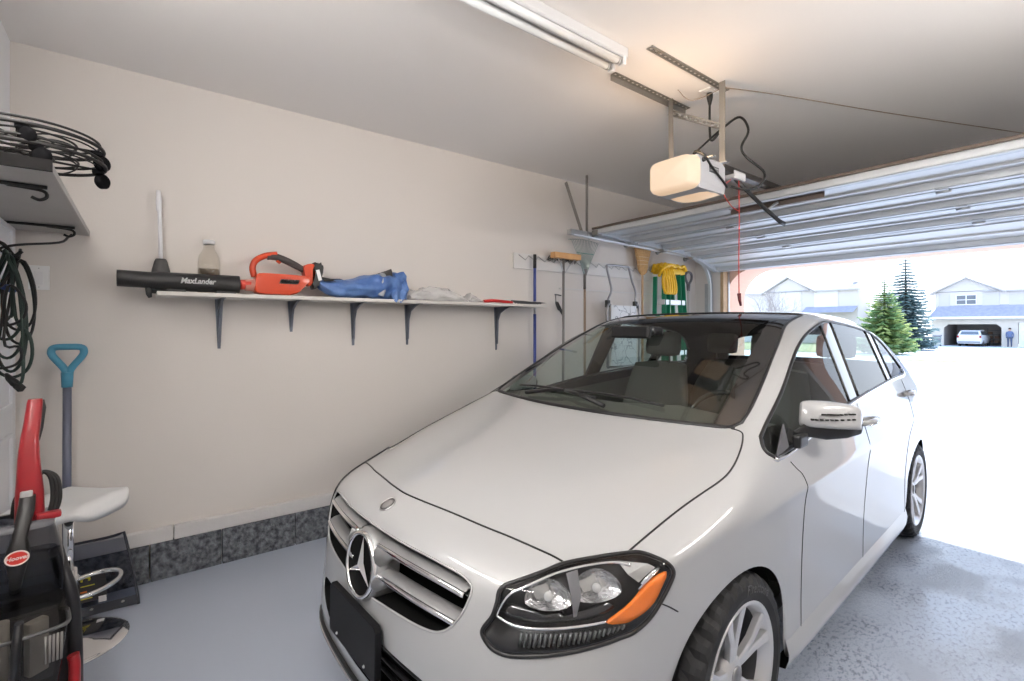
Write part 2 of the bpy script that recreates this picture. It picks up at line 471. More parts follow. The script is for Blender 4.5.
    wsb = border(lambda a, b: (a in (1, 6)) != (b in (1, 6)))
    # split by material
    def sub(idx, x=None):
        m = MB(); mp = {}
        for f in bm.faces:
            if f.material_index in idx and (x is None or f.calc_center_median().x*x > 0):
                vv = []
                for v in f.verts:
                    if v not in mp: mp[v] = m.bm.verts.new(v.co)
                    vv.append(mp[v])
                m.bm.faces.new(vv).smooth = True
        return m
    shell = sub({0}).build('body_shell', CPAINT, car, recalc=False)
    sub({1, 6}) if 0 else None
    ws = sub({1}).build('windshield', CARGLASS, car, recalc=False)
    sub({6}).build('windshield_border', GLOSSBLK, ws, recalc=False)
    sub({7}).build('roof_panel', GLOSSBLK, car, recalc=False)['label'] = 'black glass roof panel'
    sub({8}).build('rear_window', CARGLASS, car, recalc=False)
    for sd in (1, -1):
        for k in (2, 3, 4): sub({k}, sd).build('side_window', CARGLASS, car, recalc=False)
        
        for lo_, hi_ in ((0, 1.75), (1.75, 9)):
            m_ = sub({5}, sd); bmesh.ops.delete(m_.bm, geom=[f for f in m_.bm.faces if not lo_ <= f.calc_center_median().y < hi_], context='FACES'); m_.build('pillar_trim', GLOSSBLK, car, recalc=False)
    for ch, cl in dlo:
        w = MB(); w.tube(ch, .0075, 8, closed=cl); s_ = w.build('window_seal', BLK, car)
        low = [p for p in ch if p.z < .945+.075*p.y+.02*(p.y > 1)+.012 and p.y < 2.66]
        low.sort(key=lambda p: p.y)
        if len(low) > 4:
            w = MB(); w.tube([p+Vector((math.copysign(.006, p.x), 0, -.008)) for p in low], .009, 8); w.build('window_trim', CHROME, car)['label'] = 'chrome strip below the side windows'
    for ch, cl in pil:
        w = MB(); w.tube(ch, .0065, 6); w.build('window_seal', BLK, car)
    for ch, cl in wsb:
        w = MB(); w.tube(ch, .007, 8, closed=cl); w.build('windshield_seal', BLK, ws)

    # panel gaps
    def gap(pts, r=.003, n=5):
        w = MB(); w.tube([P_near(p, .0002) for p in catmull(pts, n)], r, 6); return w.build('panel_gap', SEAM, shell)
    hs = [(0, -.722, .848), (.10, -.714, .848), (.19, -.699, .845), (.36, -.663, .833), (.466, -.632, .821), (.547, -.608, .809), (.60, -.592, .80), (.639, -.584, .793)]
    gap([(-x, y, z) for x, y, z in hs[:0:-1]]+hs, .0034)
    for sd in (1, -1):
        gap([(sd*x, y, z) for x, y, z in [(.734, -.434, .809), (.742, -.335, .838), (.760, -.202, .880), (.775, -.105, .907), (.788, -.018, .928), (.793, .047, .948), (.787, .115, .974), (.771, .191, 1.003), (.754, .244, 1.028), (.738, .268, 1.044), (.70, .268, 1.047)]], .003)
        gap([(sd*x, y, z) for x, y, z in [(.812, -.413, .698), (.825, -.365, .67), (.832, -.327, .644)]], .002)
        gap([P_side(s, z, 0, sd) for s, z in [(.40, .935), (.435, .905), (.468, .88), (.482, .84), (.482, .78), (.49, .62), (.50, .465), (.50, .35), (.50, .23)]], .0018)
        gap([P_side(s, z, 0, sd) for s, z in [(1.32, 1.06), (1.35, .95), (1.36, .78), (1.35, .5), (1.34, .23)]], .0015)
        gap([P_side(s, z, 0, sd) for s, z in [(2.42, 1.09), (2.44, .98), (2.40, .86), (2.30, .72), (2.27, .5), (2.28, .25)]], .0015)
        gap([P_side(s, z, 0, sd) for s, z in [(.44, .215), (.9, .215), (1.5, .215), (2.28, .22)]], .003)
        # side skirt with its crest
        w = MB(); rows_ = []
        for k in range(21):
            y_ = .365+1.965*k/20; b_ = P_side(y_, .30, 0, sd).x; e_ = min(1, k/1.5, (20-k)/1.5)*.5+.5
            rows_.append([(b_-sd*.004, y_, .30), (b_+sd*.010*e_, y_, .262), (b_+sd*.020*e_, y_, .238), (b_+sd*.018*e_, y_, .215), (b_-sd*.002, y_, .180), (b_-sd*.06, y_, .168)])
        w.grid(rows_); smooth_angle(w.build('side_skirt', CPAINT, car), 28)
        # door handles
        for hsn, hz in ((1.40, .957), (2.42, 1.003)):
            b = P_side(hsn, hz, 0, sd)
            w = MB(); w.tube([P_side(hsn-.105, hz, .004, sd), P_side(hsn-.08, hz, .028, sd), P_side(hsn, hz, .036, sd), P_side(hsn+.08, hz, .028, sd), P_side(hsn+.105, hz, .004, sd)], .013, 10)
            hd = w.build('door_handle', CPAINT, car)
            w = MB(); w.tube([P_side(hsn-.09, hz-.012, .034, sd), P_side(hsn, hz-.012, .044, sd), P_side(hsn+.09, hz-.012, .034, sd)], .004, 6); w.build('handle_trim', CHROME, hd)

    # ---------------- headlights
    for sd in (1, -1):
        pj = lambda p, z, off=0.: P_hl(p, z, off, sd)
        gk = MB(); gk.tube([pj(p, z, .0) for p, z in HL], .0062, 8, closed=True)
        hl = gk.build('headlight', BLK, car)
        cx, cz = .135, .705
        def rings(depths, ks, poly=HL, c=(cx, cz)):
            return [[pj(c[0]+(p-c[0])*k, c[1]+(z-c[1])*k)-nz_s*d for p, z in poly] for k, d in zip(ks, depths)]
        nz_s = Vector((nz.x*sd, nz.y, 0))
        w = MB(); w.grid(rings([0, .02, .055, .065, .07], [1, .96, .88, .5, .02]), closed=True); w.build('lamp_housing', mat('lamp_housing', (.02, .02, .022), .25), hl)
        # dark bezel band along the top of the lamp
        up = [(-.082, .680), (-.074, .700), (-.052, .729), (-.021, .745), (.043, .768), (.095, .780), (.161, .789), (.228, .793), (.271, .788)]
        lo = [(-.082, .680), (-.068, .674), (-.038, .665), (.008, .662), (.071, .664), (.134, .668), (.205, .672)]
        amb = [(.371, .763), (.354, .725), (.333, .693), (.305, .675), (.274, .665), (.25, .662), (.203, .670), (.226, .685), (.25, .697), (.275, .714), (.306, .741), (.334, .757)]
        D = .012
        def q(p, z, d=D): return pj(p, z)-nz_s*d
        w = MB(); w.tube([q(p, z) for p, z in [(v.x, v.y) for v in catmull([(a, b, 0) for a, b in lo], 4)]], .0042, 8)
        w.tube([q(p, z) for p, z in [(v.x, v.y) for v in catmull([(a, b, 0) for a, b in up], 4)]], .0042, 8)
        w.build('lamp_trim', CHROME, hl)['label'] = 'thin chrome ring inside the headlight'
        # bright bar at the outer top corner
        w = MB()
        w.add([q(.235, .796, .010), q(.318, .789, .010), q(.338, .780, .010), q(.29, .752, .010), q(.262, .772, .010)], [(0, 1, 2, 3, 4)])
        w.build('corner_reflector', mat('lamp_silver', (.55, .55, .54), .25, .8), hl)
        w = MB(); w.tube([q(.296, .748, .006), q(.345, .782, .006)], .0045, 6); w.tube([q(.288, .738, .006), q(.352, .779, .006)], .003, 6); w.build('corner_strip', CHROME, hl)
        am = smooth2(amb, 3); ac = (.295, .705)
        w = MB(); w.grid([[pj(ac[0]+(p-ac[0])*k, ac[1]+(z-ac[1])*k)-nz_s*d for p, z in am] for k, d in ((1, .014), (.97, .003), (.6, .002), (.02, .002))], closed=True)
        w.build('turn_reflector', mat('amber_lens', (.85, .19, .008), .18, coat=.6, bump=(420, .25)), hl)['label'] = 'orange side reflector'
        # glossy dark shield in the lower half of the main chamber
        sh = [(-.078, .682), (-.062, .701), (-.02, .703), (.03, .695), (.075, .700), (.11, .678), (.15, .698), (.20, .705), (.225, .69), (.20, .676), (.134, .671), (.071, .667), (.008, .665), (-.038, .668)]
        sm = smooth2(sh, 3); sc_ = (.07, .685)
        w = MB(); w.grid([[pj(sc_[0]+(p-sc_[0])*k, sc_[1]+(z-sc_[1])*k)-nz_s*d for p, z in sm] for k, d in ((1, .035), (.85, .024), (.4, .018), (.02, .016))], closed=True)
        w.build('lamp_shield', GLOSSBLK, hl)
        # two bright reflectors above it
        def bowl(c, a, b, depth, name):
            w = MB(); n = 28; rows = []
            for k, d in ((1, .014), (.8, .014+depth*.5), (.55, .014+depth*.85), (.28, .014+depth), (.02, .014+depth)):
                rows.append([q(c[0]+a*k*math.cos(2*PI*i/n), c[1]+b*k*math.sin(2*PI*i/n)*(1 if math.sin(2*PI*i/n) > 0 else .45), d) for i in range(n)])
            w.grid(rows, closed=True); r_ = w.build(name, mat('lamp_mirror', (.62, .62, .63), .10, 1., bump=(60, .7)), hl)
            w = MB(); cen = q(c[0], c[1]+.006, .02+depth*.2); w.sphere(cen, .013, u=12, v=8); w.build('bulb', mat('bulb_glass', (.45, .45, .44), .08, coat=1.), r_)
            w = MB(); w.add([q(c[0]-a*.75, c[1]+.022, .02), q(c[0]-a*.1, c[1]+.034, .02), q(c[0]+.1*a, c[1]+.006, .03), q(c[0]-a*.5, c[1]-.004, .03)], [(0, 1, 2, 3)]); w.build('reflector_facet', mat('lamp_silver'), r_)
        bowl((.052, .722), .062, .044, .03, 'main_reflector'); bowl((.178, .738), .066, .046, .035, 'dip_reflector')
        w = MB(); w.grid([[q(.098, .776, .012), q(.112, .735, .006), q(.118, .688, .014)], [q(.128, .782, .012), q(.138, .738, .006), q(.126, .69, .014)]]); w.build('lamp_divider', mat('lamp_grey', (.16, .16, .17), .3, .4), hl)
        # ribbed lower strip
        w = MB()
        for i in range(22):
            p0 = -.02+i*.0125; zb = table([(-.02, .617), (.1, .627), (.25, .645)], p0); zt = table([(-.02, .655), (.1, .658), (.25, .66)], p0)-.004
            w.tube([q(p0, zb, .012), q(p0+.007, zt, .012)], .0042, 6)
        w.build('lamp_ribs', mat('lamp_ribs', (.13, .135, .14), .15, .5), hl)
        w = MB(); w.grid([[pj(cx+(p-cx)*k, cz+(z-cz)*k, .003 if k < 1 else .0) for p, z in HL] for k in (1, .98, .85, .7, .5, .3, .15, .01)], closed=True)
        w.build('lamp_lens', LENSGLASS, hl)

    # ---------------- grille
    w = MB(); w.tube([P_fr(t, z, .0) for t, z in GR], .0035, 8, closed=True)
    gl = w.build('grille', CPAINT, car)
    w = MB(); gc = (0, .67)
    w.grid([[P_fr(gc[0]+(t-gc[0])*k, gc[1]+(z-gc[1])*k)+Vector((0, d, 0)) for t, z in GR] for k, d in ((1, 0), (.985, .07), (.6, .09), (.02, .09))], closed=True)
    w.build('grille_backing', mat('grille_black', (.003, .003, .003), .7, spec=.15), gl)
    z1 = [(.07, .733), (.15, .734), (.3, .730), (.40, .723), (.468, .714)]
    z2 = [(.07, .648), (.15, .652), (.3, .650), (.40, .645), (.452, .640)]
    for sd in (1, -1):
        for zz in (z1, z2):
            pts = [(v.x*sd, v.y) for v in catmull([(a, b, 0) for a, b in zz], 4)]
            F_ = [P_fr(t, z) for t, z in pts]
            w = MB(); w.grid([[p+Vector((0, .004, .004)) for p in F_], [p+Vector((0, .020, .012)) for p in F_], [p+Vector((0, .042, .014)) for p in F_], [p+Vector((0, .055, .004)) for p in F_], [p+Vector((0, .04, -.012)) for p in F_], [p+Vector((0, .012, -.010)) for p in F_], [p+Vector((0, .004, .004)) for p in F_]])
            sl = w.build('grille_slat', mat('slat_silver', (.34, .34, .34), .45, .6), gl)
            w = MB(); w.tube([p+Vector((0, .002, -.004)) for p in F_], .0085, 8); w.build('slat_trim', CHROME, sl)
    # round emblem pod with three-pointed star
    SF = frame((0, -.880, .648), (1, 0, 0), (0, .14, 1))
    w = MB(); w.lathe([(.118, -.075), (.116, -.02), (.108, -.002), (.098, .006), (.094, .004)], 40, SF)
    w.tube([SF @ Vector((.09, .055, -.02)), SF @ Vector((.15, .083, -.035))], [.035, .012], 10); w.tube([SF @ Vector((-.09, .055, -.02)), SF @ Vector((-.15, .083, -.035))], [.035, .012], 10)
    w.tube([SF @ Vector((.09, -.02, -.02)), SF @ Vector((.15, .0, -.035))], [.035, .012], 10); w.tube([SF @ Vector((-.09, -.02, -.02)), SF @ Vector((-.15, .0, -.035))], [.035, .012], 10)
    pod = w.build('emblem_mount', mat('slat_silver'), gl)
    w = MB(); w.lathe([(.001, -.002), (.094, .0)], 40, SF); w.build('emblem_disc', mat('grille_black'), pod)
    w = MB(); w.lathe([(.092, .0), (.090, .009), (.096, .014), (.103, .011), (.105, .0)], 48, SF)
    for k in range(3):
        a = PI/2+k*2*PI/3
        tip = Vector((math.cos(a)*.093, math.sin(a)*.093, .006)); c = Vector((0, 0, .016))
        l = Vector((math.cos(a+PI/3)*.018, math.sin(a+PI/3)*.018, .003)); r = Vector((math.cos(a-PI/3)*.018, math.sin(a-PI/3)*.018, .003))
        w.add([SF @ p for p in (c, l, tip, r)], [(0, 2, 1), (0, 3, 2)])
    w.build('star_emblem', CHROME, pod)
    # round badge on the nose
    b0 = bvh.find_nearest(Vector((-.005, -.784, .821))); BF = frame(b0[0], (1, 0, 0), b0[1].cross(Vector((1, 0, 0))))
    w = MB(); w.lathe([(.029, .0), (.029, .0025), (.022, .004)], 28, BF); bd = w.build('nose_badge', mat('badge_grey', (.16, .155, .15), .3, .7), car)
    w = MB(); w.lathe([(.001, .0046), (.016, .0046), (.018, .004)], 24, BF); w.lathe([(.027, .0028), (.0285, .0042), (.030, .0022)], 28, BF); w.build('badge_ring', SATIN, bd)

    # ---------------- lower intake, plate holder, front lip
    w = MB(); ic = (0, .36)
    w.grid([[P_fr(ic[0]+(t-ic[0])*k, ic[1]+(z-ic[1])*k)+Vector((0, d, 0)) for t, z in IT] for k, d in ((1, 0), (.96, .06), (.5, .08), (.02, .08))], closed=True)
    ik = w.build('lower_intake', mat('grille_black'), car)
    w = MB()
    for zz in (.30, .345, .39): w.tube([P_fr(t*.01, zz)+Vector((0, .045, 0)) for t in range(-42, 43, 4)], .008, 6)
    w.build('intake_bar', BLK, ik)
    w = MB(); out = [(-.178, -.085), (.178, -.085), (.185, -.075), (.185, .07), (.172, .085), (-.172, .085), (-.185, .07), (-.185, -.075)]
    PF = frame((-.018, -.890, .437), (1, 0, 0), (0, .02, 1))
    w.prism(out, .022, PF, bev=.004); pl = w.build('plate_holder', mat('holder_black', (.005, .005, .006), .5, spec=.25), car)
    for x in (-.11, .11): w = MB(); w.sphere(PF @ Vector((x, -.065, .023)), .005, u=8, v=6); w.build('plate_screw', SATIN, pl)
    w = MB(); lip = [(x, P_fr(x, .20).y) for x in [k*.05 for k in range(-13, 14)]]
    lp = [Vector((x, y-.004, .165)) for x, y in lip]
    w.tube(lp, .009, 8); w.build('front_lip', CHROME, car)['label'] = 'chrome strip along the bottom of the front bumper'
    w = MB(); w.tube([Vector((x, y-.001, .187)) for x, y in lip], .011, 6); w.tube([Vector((x, y+.01, .150)) for x, y in lip], .014, 6); w.build('lip_gap', BLK, car)
    # parking sensor
    for sd in (1, -1):
        h = P_hl(.14, .505, .0, sd); hn = bvh.find_nearest(h)[1]; fr_ = frame(h, hn.orthogonal(), hn.cross(hn.orthogonal()))
        w = MB(); w.lathe([(.010, .0005), (.0115, .001), (.0125, .0002)], 20, fr_); w.build('parking_sensor', SEAM, car)

    # ---------------- cowl and wipers
    w = MB(); cw = [(.71, .272, 1.046), (.62, .245, 1.047), (.47, .195, 1.05), (.25, .145, 1.052), (0, .128, 1.053)]
    cw = cw+[(-x, y, z) for x, y, z in cw[-2::-1]]
    w.tube([Vector(p)+Vector((0, .008, .002)) for p in catmull(cw, 5)], .011, 8); w.build('cowl', BLK, car)
    def wsp(t, k, off):
        """point on the windshield: t across, k = distance up from the base"""
        h = bvh.ray_cast(Vector((t, .0+k, 1.9)), Vector((0, 0, -1))); return h[0]+h[1]*off
    for a, b, e in (((.18, .17), (-.20, .24), (-.50, .285)), ((-.36, .20), (.02, .23), (.42, .26))):
        w = MB(); w.tube([wsp(a[0], a[1], .018), wsp(lerp(a[0], b[0], .5), lerp(a[1], b[1], .5), .03), wsp(b[0], b[1], .022)], [.011, .009, .006], 8)
        wi = w.build('wiper', BLK, car)
        w = MB(); w.tube([wsp(lerp(a[0], e[0], k), lerp(a[1]+.035, e[1], k), .012) for k in (.12, .35, .6, .8, 1)], .006, 6, flat=1.6); w.build('wiper_blade', BLK, wi)

    # ---------------- mirrors
    for sd in (1, -1):
        def mp(t, s, z):
            if sd < 0:                                   # the wall-side mirror is folded back against the door
                a = R(50); dt, ds = t-.885, s-.52; t, s, z = .872+dt*math.cos(a)-ds*math.sin(a)*.4, .54+dt*math.sin(a)+ds*math.cos(a), z-.035
            return Vector((t*sd, s, z))
        rows = []
        for k, (t, s) in enumerate([(.845, .530), (.857, .490), (.905, .508), (.962, .555), (1.0, .615), (1.018, .655), (1.014, .69)]):
            zt = [1.128, 1.150, 1.154, 1.148, 1.137, 1.124, 1.110][k]; zb = 1.052-.003*k
            dd = [.02, .10, .115, .11, .095, .075, .035][k]
            d = Vector((-.2*sd, .98, 0))*dd
            A = mp(t, s, zb); ring = [A, mp(t, s, zb+(zt-zb)*.3)+Vector((0, -.006, 0)), mp(t, s, zb+(zt-zb)*.75)+Vector((0, .006, 0)), mp(t, s, zt)+d*.22, mp(t, s, zt-.004)+d*.7, mp(t, s, zt-.015)+d, mp(t, s, zb+.01)+d, mp(t, s, zb)+d*.7]
            rows.append(ring)
        w = MB(); vs_ = w.grid(rows, closed=True); w.bm.faces.new(vs_[0]); w.bm.faces.new(vs_[-1])
        mr = smooth_angle(w.build('side_mirror', CPAINT, car), 50)
        md = mr.modifiers.new('s', 'SUBSURF'); md.levels = md.render_levels = 2
        w = MB(); w.tube([mp(.855, .455, 1.022), mp(.88, .52, 1.040), mp(.93, .565, 1.047), mp(.98, .635, 1.046), mp(1.010, .685, 1.045)], [.022, .03, .045, .04, .025], 12, flat=.30)
        w.box(mp(.87, .47, 1.005), (.03, .09, .05), bev=.01)
        w.build('mirror_base', BLK, mr)
        w = MB()
        for zz, t0 in ((1.104, .930), (1.084, .900)):
            for i in range(9):
                t = lerp(t0, 1.004, i/8)
                s = table([(.857, .49), (.905, .508), (.962, .555), (1.0, .615), (1.018, .655)], t)
                w.box(mp(t, s-.0035, zz), (.010, .008, .0055), rot=(0, 0, R(48)*sd))
        w.build('mirror_slots', SEAM, mr)
        w = MB(); w.prism([(0, 0), (.13, .09), (.115, .005)], .006, frame(P_side(.30, .968, .001, sd), (0, 1, .09), (-.25*sd, 0, 1))); w.build('mirror_sail', mat('sail_grey', (.10, .10, .11), .3), mr)

    # ---------------- wheel wells, floor pan
    for sd in (1, -1):
        for y in (0, 2.699):
            w = MB(); w.lathe([(.05, 0), (.372, 0), (.374, .15), (.376, .19)], 40, Matrix.Translation((.62*sd, y, .3185)) @ Matrix.Diagonal((sd, 1, 1, 1)), axis='X', arc=(R(-3), R(183)))
            w.build('wheel_well', mat('well_black', (.006, .006, .006), .8), car)
    w = MB(); w.box((0, 1.35, .20), (1.26, 4.2, .05)); w.box((0, 1.35, .21), (1.36, 1.6, .05)); w.build('floor_pan', mat('well_black'), car)

    # ---------------- wheels
    def tyre_grid():
        w = MB(); n = 96; rows = []
        prof = [(.222, -.095), (.236, -.104), (.262, -.1125), (.285, -.111), (.302, -.104), (.312, -.092), (.3170, -.078), (.3182, -.050), (.312, -.047), (.312, -.040), (.3185, -.037), (.3185, -.008), (.312, -.005), (.312, .005), (.3185, .008), (.3185, .037), (.312, .040), (.312, .047), (.3182, .050), (.3170, .078), (.312, .092), (.302, .104), (.285, .111), (.262, .1125), (.236, .104), (.222, .095)]
        for i in range(n):
            a = 2*PI*i/n; ring = []
            for r, h in prof:
                rr = r-(.012 if (abs(h) > .052 and r > .300 and i % 3 == 0) else 0)
                ring.append((h, rr*math.cos(a), rr*math.sin(a)))
            rows.append(ring)
        rows.append(rows[0]); w.grid(rows, smooth=False); bmesh.ops.remove_doubles(w.bm, verts=w.bm.verts[:], dist=1e-5); return w
    RUB = mat('tyre_rubber', (.012, .012, .013), .7); ALLOY = mat('alloy_silver', (.60, .60, .61), .28, .5, coat=.5)
    first = None
    for sd, y in ((1, 0), (1, 2.699), (-1, 0), (-1, 2.699)):
        if first is None:
            wh = tyre_grid().build('wheel', RUB, car); first = wh
            w = MB(); w.lathe([(.226, -.095), (.236, -.102), (.2, -.09), (.195, .03), (.207, .066)], 56, axis='X'); w.build('rim_barrel', mat('barrel_grey', (.07, .07, .075), .5, .3), wh)
            w = MB(); w.lathe([(.205, .064), (.216, .085), (.226, .098), (.237, .103), (.230, .108), (.218, .100), (.206, .07)], 56, axis='X')
            for k in range(5):
                a0 = PI/2+k*2*PI/5+.12
                for dlt in (-1, 1):
                    a1 = a0+dlt*.20; a2 = a0+dlt*.05
                    def at(a, r, h): return Vector((h, r*math.cos(a), r*math.sin(a)))
                    path_ = [(a2, .035, .074, .017), (a2+dlt*.05, .075, .082, .0155), (a1-dlt*.06, .13, .090, .0145), (a1, .18, .095, .017), (a1+dlt*.015, .224, .101, .024)]
                    rows_ = []
                    for a_, r_, h_, w_ in path_:
                        c_ = at(a_, r_, h_); tn = at(a_+PI/2, 1, 0); up_ = Vector((1, 0, 0))
                        rows_.append([c_-tn*w_-up_*.022, c_-tn*w_*.95-up_*.004, c_-tn*w_*.55, c_+tn*w_*.55, c_+tn*w_*.95-up_*.004, c_+tn*w_-up_*.022])
                    w.grid(rows_, smooth=False)
            w.lathe([(.062, .04), (.060, .068), (.040, .082), (.001, .083)], 28, axis='X')
            rim = w.build('rim', ALLOY, wh)
            w = MB(); w.lathe([(.031, .082), (.030, .087), (.001, .088)], 24, axis='X'); w.build('hub_cap', mat('cap_grey', (.25, .25, .26), .3, .6), wh)
            w = MB(); w.lathe([(.05, .02), (.155, .02), (.155, -.005), (.05, -.005)], 40, axis='X'); w.build('brake_disc', mat('brake_steel', (.22, .22, .22), .35, 1.), wh)
            w = MB(); w.lathe([(.15, -.06), (.20, -.06)], 32, axis='X'); w.box((.0, .08, .13), (.06, .10, .06), bev=.01); w.lathe([(.01, -.05), (.21, -.05)], 32, axis='X'); w.build('brake_cover', BLK, wh)
            for a0 in (R(70), R(250)):
                w = MB(); word = 'Firestone'
                v, f = text_geo(word, .042, .0015, .15, .0005, 'CENTER', 1.1)
                # bend the word along the sidewall
                vv = []
                for p in v:
                    a = a0-p.x/.277; r = .277+p.y; vv.append((.1125+p.z*.8, r*math.cos(a), r*math.sin(a)))
                w.add(vv, f)
                w.build('tyre_lettering', mat('tyre_letters', (.06, .06, .06), .5), wh)
        else:
            wh = first.copy(); COL.objects.link(wh); wh.parent = car
            for c in [o for o in bpy.data.objects if o.parent == first]:
                d = c.copy(); COL.objects.link(d); d.parent = wh
        wh.location = ((.757 if y == 0 else .752)*sd, y, .3185); wh.rotation_euler = (0 if sd > 0 else 0, 0, 0 if sd > 0 else PI)

    # ---------------- interior
    TRIM = mat('cabin_dark', (.10, .095, .088), .7); CLOTH = mat('seat_fabric', (.085, .083, .08), .85, bump=(120, .2))
    w = MB(); rows = []
    for s, z in ((.14, 1.02), (.30, 1.035), (.50, 1.03), (.66, .99), (.72, .93), (.74, .80), (.62, .55), (.60, .30)):
        rows.append([(t*(.70 if z > .9 else .72), s+.08*abs(t)**2, z+.012*(1-t*t)+(.028*math.exp(-((t-.5)/.28)**2) if .9 < z < 1.035 else 0)) for t in (-1.06, -.8, -.5, -.25, 0, .25, .5, .8, 1.06)])
    w.grid(rows); w.box((0, .73, .97), (.24, .02, .12), bev=.01); w.build('dashboard', TRIM, car)
    w = MB(); WF = frame((.37, .86, .93), (1, 0, 0), (0, .45, .9)); w.tube([WF @ Vector((.185*math.cos(a*PI/16), .18*math.sin(a*PI/16), 0)) for a in range(32)], .014, 8, closed=True)
    w.lathe([(.001, .02), (.06, .015), (.075, -.02)], 20, WF); w.tube([WF @ Vector((-.18, 0, 0)), WF @ Vector((0, 0, 0)), WF @ Vector((.18, 0, 0))], .018, 8); w.tube([WF @ Vector((0, 0, 0)), WF @ Vector((0, -.17, 0))], .018, 8); w.cyl(WF @ Vector((0, 0, -.02)), WF @ Vector((0, 0, -.2)), .03)
    w.build('steering_wheel', BLK, car)
    def seat(t, y, wd, hr=(0.,), name='front_seat', zc=.62):
        w = MB()
        w.grid([[(t+wd*k*.5*(1-.06*j), y-.46+.13*j, zc-.03+.02*abs(k)+(-.05 if j == 0 else 0)) for k in (-1.05, -.9, -.6, 0, .6, .9, 1.05)] for j in range(4)])
        rows = []
        for j in range(7):
            u = j/6; hh = zc-.05+.62*u; yy = y-.06+.16*u; ww = wd*(1-.22*max(0, u-.55)/.45)
            a = []
            for i in range(20):
                th = 2*PI*i/20; a.append((t+ww*.5*math.copysign(abs(math.cos(th))**.6, math.cos(th)), yy+.075*(1-.25*u)*math.copysign(abs(math.sin(th))**.7, math.sin(th))+(-.03*abs(math.cos(th))), hh+(.0 if j < 6 else -.02*abs(math.cos(th)))))
            rows.append(a)
        vs_ = w.grid(rows, closed=True); w.bm.faces.new(vs_[-1]); w.bm.faces.new(vs_[0])
        w.box((t, y-.25, zc-.12), (wd*.96, .5, .16), bev=.04)
        st = smooth_angle(w.build(name, CLOTH, car), 60)
        for h in hr:
            w = MB(); yb = y+.115; zb = zc+.68
            w.box((t+h, yb, zb+.01), (.25, .10, .17), bev=.045, rot=(R(-8), 0, 0))
            for x in (-.05, .05): w.cyl((t+h+x, yb-.005, zb-.16), (t+h+x, yb, zb-.05), .006)
            smooth_angle(w.build('headrest', CLOTH, st), 60)
    seat(.37, 1.42, .50); seat(-.37, 1.42, .50)
    seat(0, 2.42, 1.28, (-.42, .42), 'rear_seat', .60)
    w = MB(); w.box((0, .62, 1.405), (.24, .03, .065), bev=.015); w.cyl((0, .62, 1.42), (0, .73, 1.39), .012); w.box((0, .80, 1.41), (.12, .10, .05), bev=.02); w.build('interior_mirror', BLK, car)
    w = MB(); w.box((0, 1.35, .30), (1.5, 2.9, .06)); w.box((0, 1.1, .5), (.22, 1.0, .3), bev=.04)
    for sd in (1, -1): w.grid([[(sd*.80, s, .35), (sd*.81, s, .7), (sd*.805, s, .9), (sd*.80, s, .95+.06*(s-.4))] for s in (.5, 1., 1.5, 2., 2.4)])
    w.box((0, 2.95, .86), (1.15, .75, .03)); w.build('cabin_lining', TRIM, car)
    # tail lamps
    for sd in (1, -1):
        pts = [P_near((sd*.79, 3.22, .93)), P_near((sd*.77, 3.32, .93)), P_near((sd*.62, 3.42, .93))]
        w = MB(); w.grid([[P_near(p+Vector((0, 0, dz)), .006) for p in catmull(pts, 4)] for dz in (-.07, -.04, 0, .05, .09)]); w.build('tail_lamp', mat('tail_red', (.4, .01, .01), .15, coat=1.), car)
    bm.free()
    return car
WORLD[0] = False
car = build_car()
WORLD[0] = True
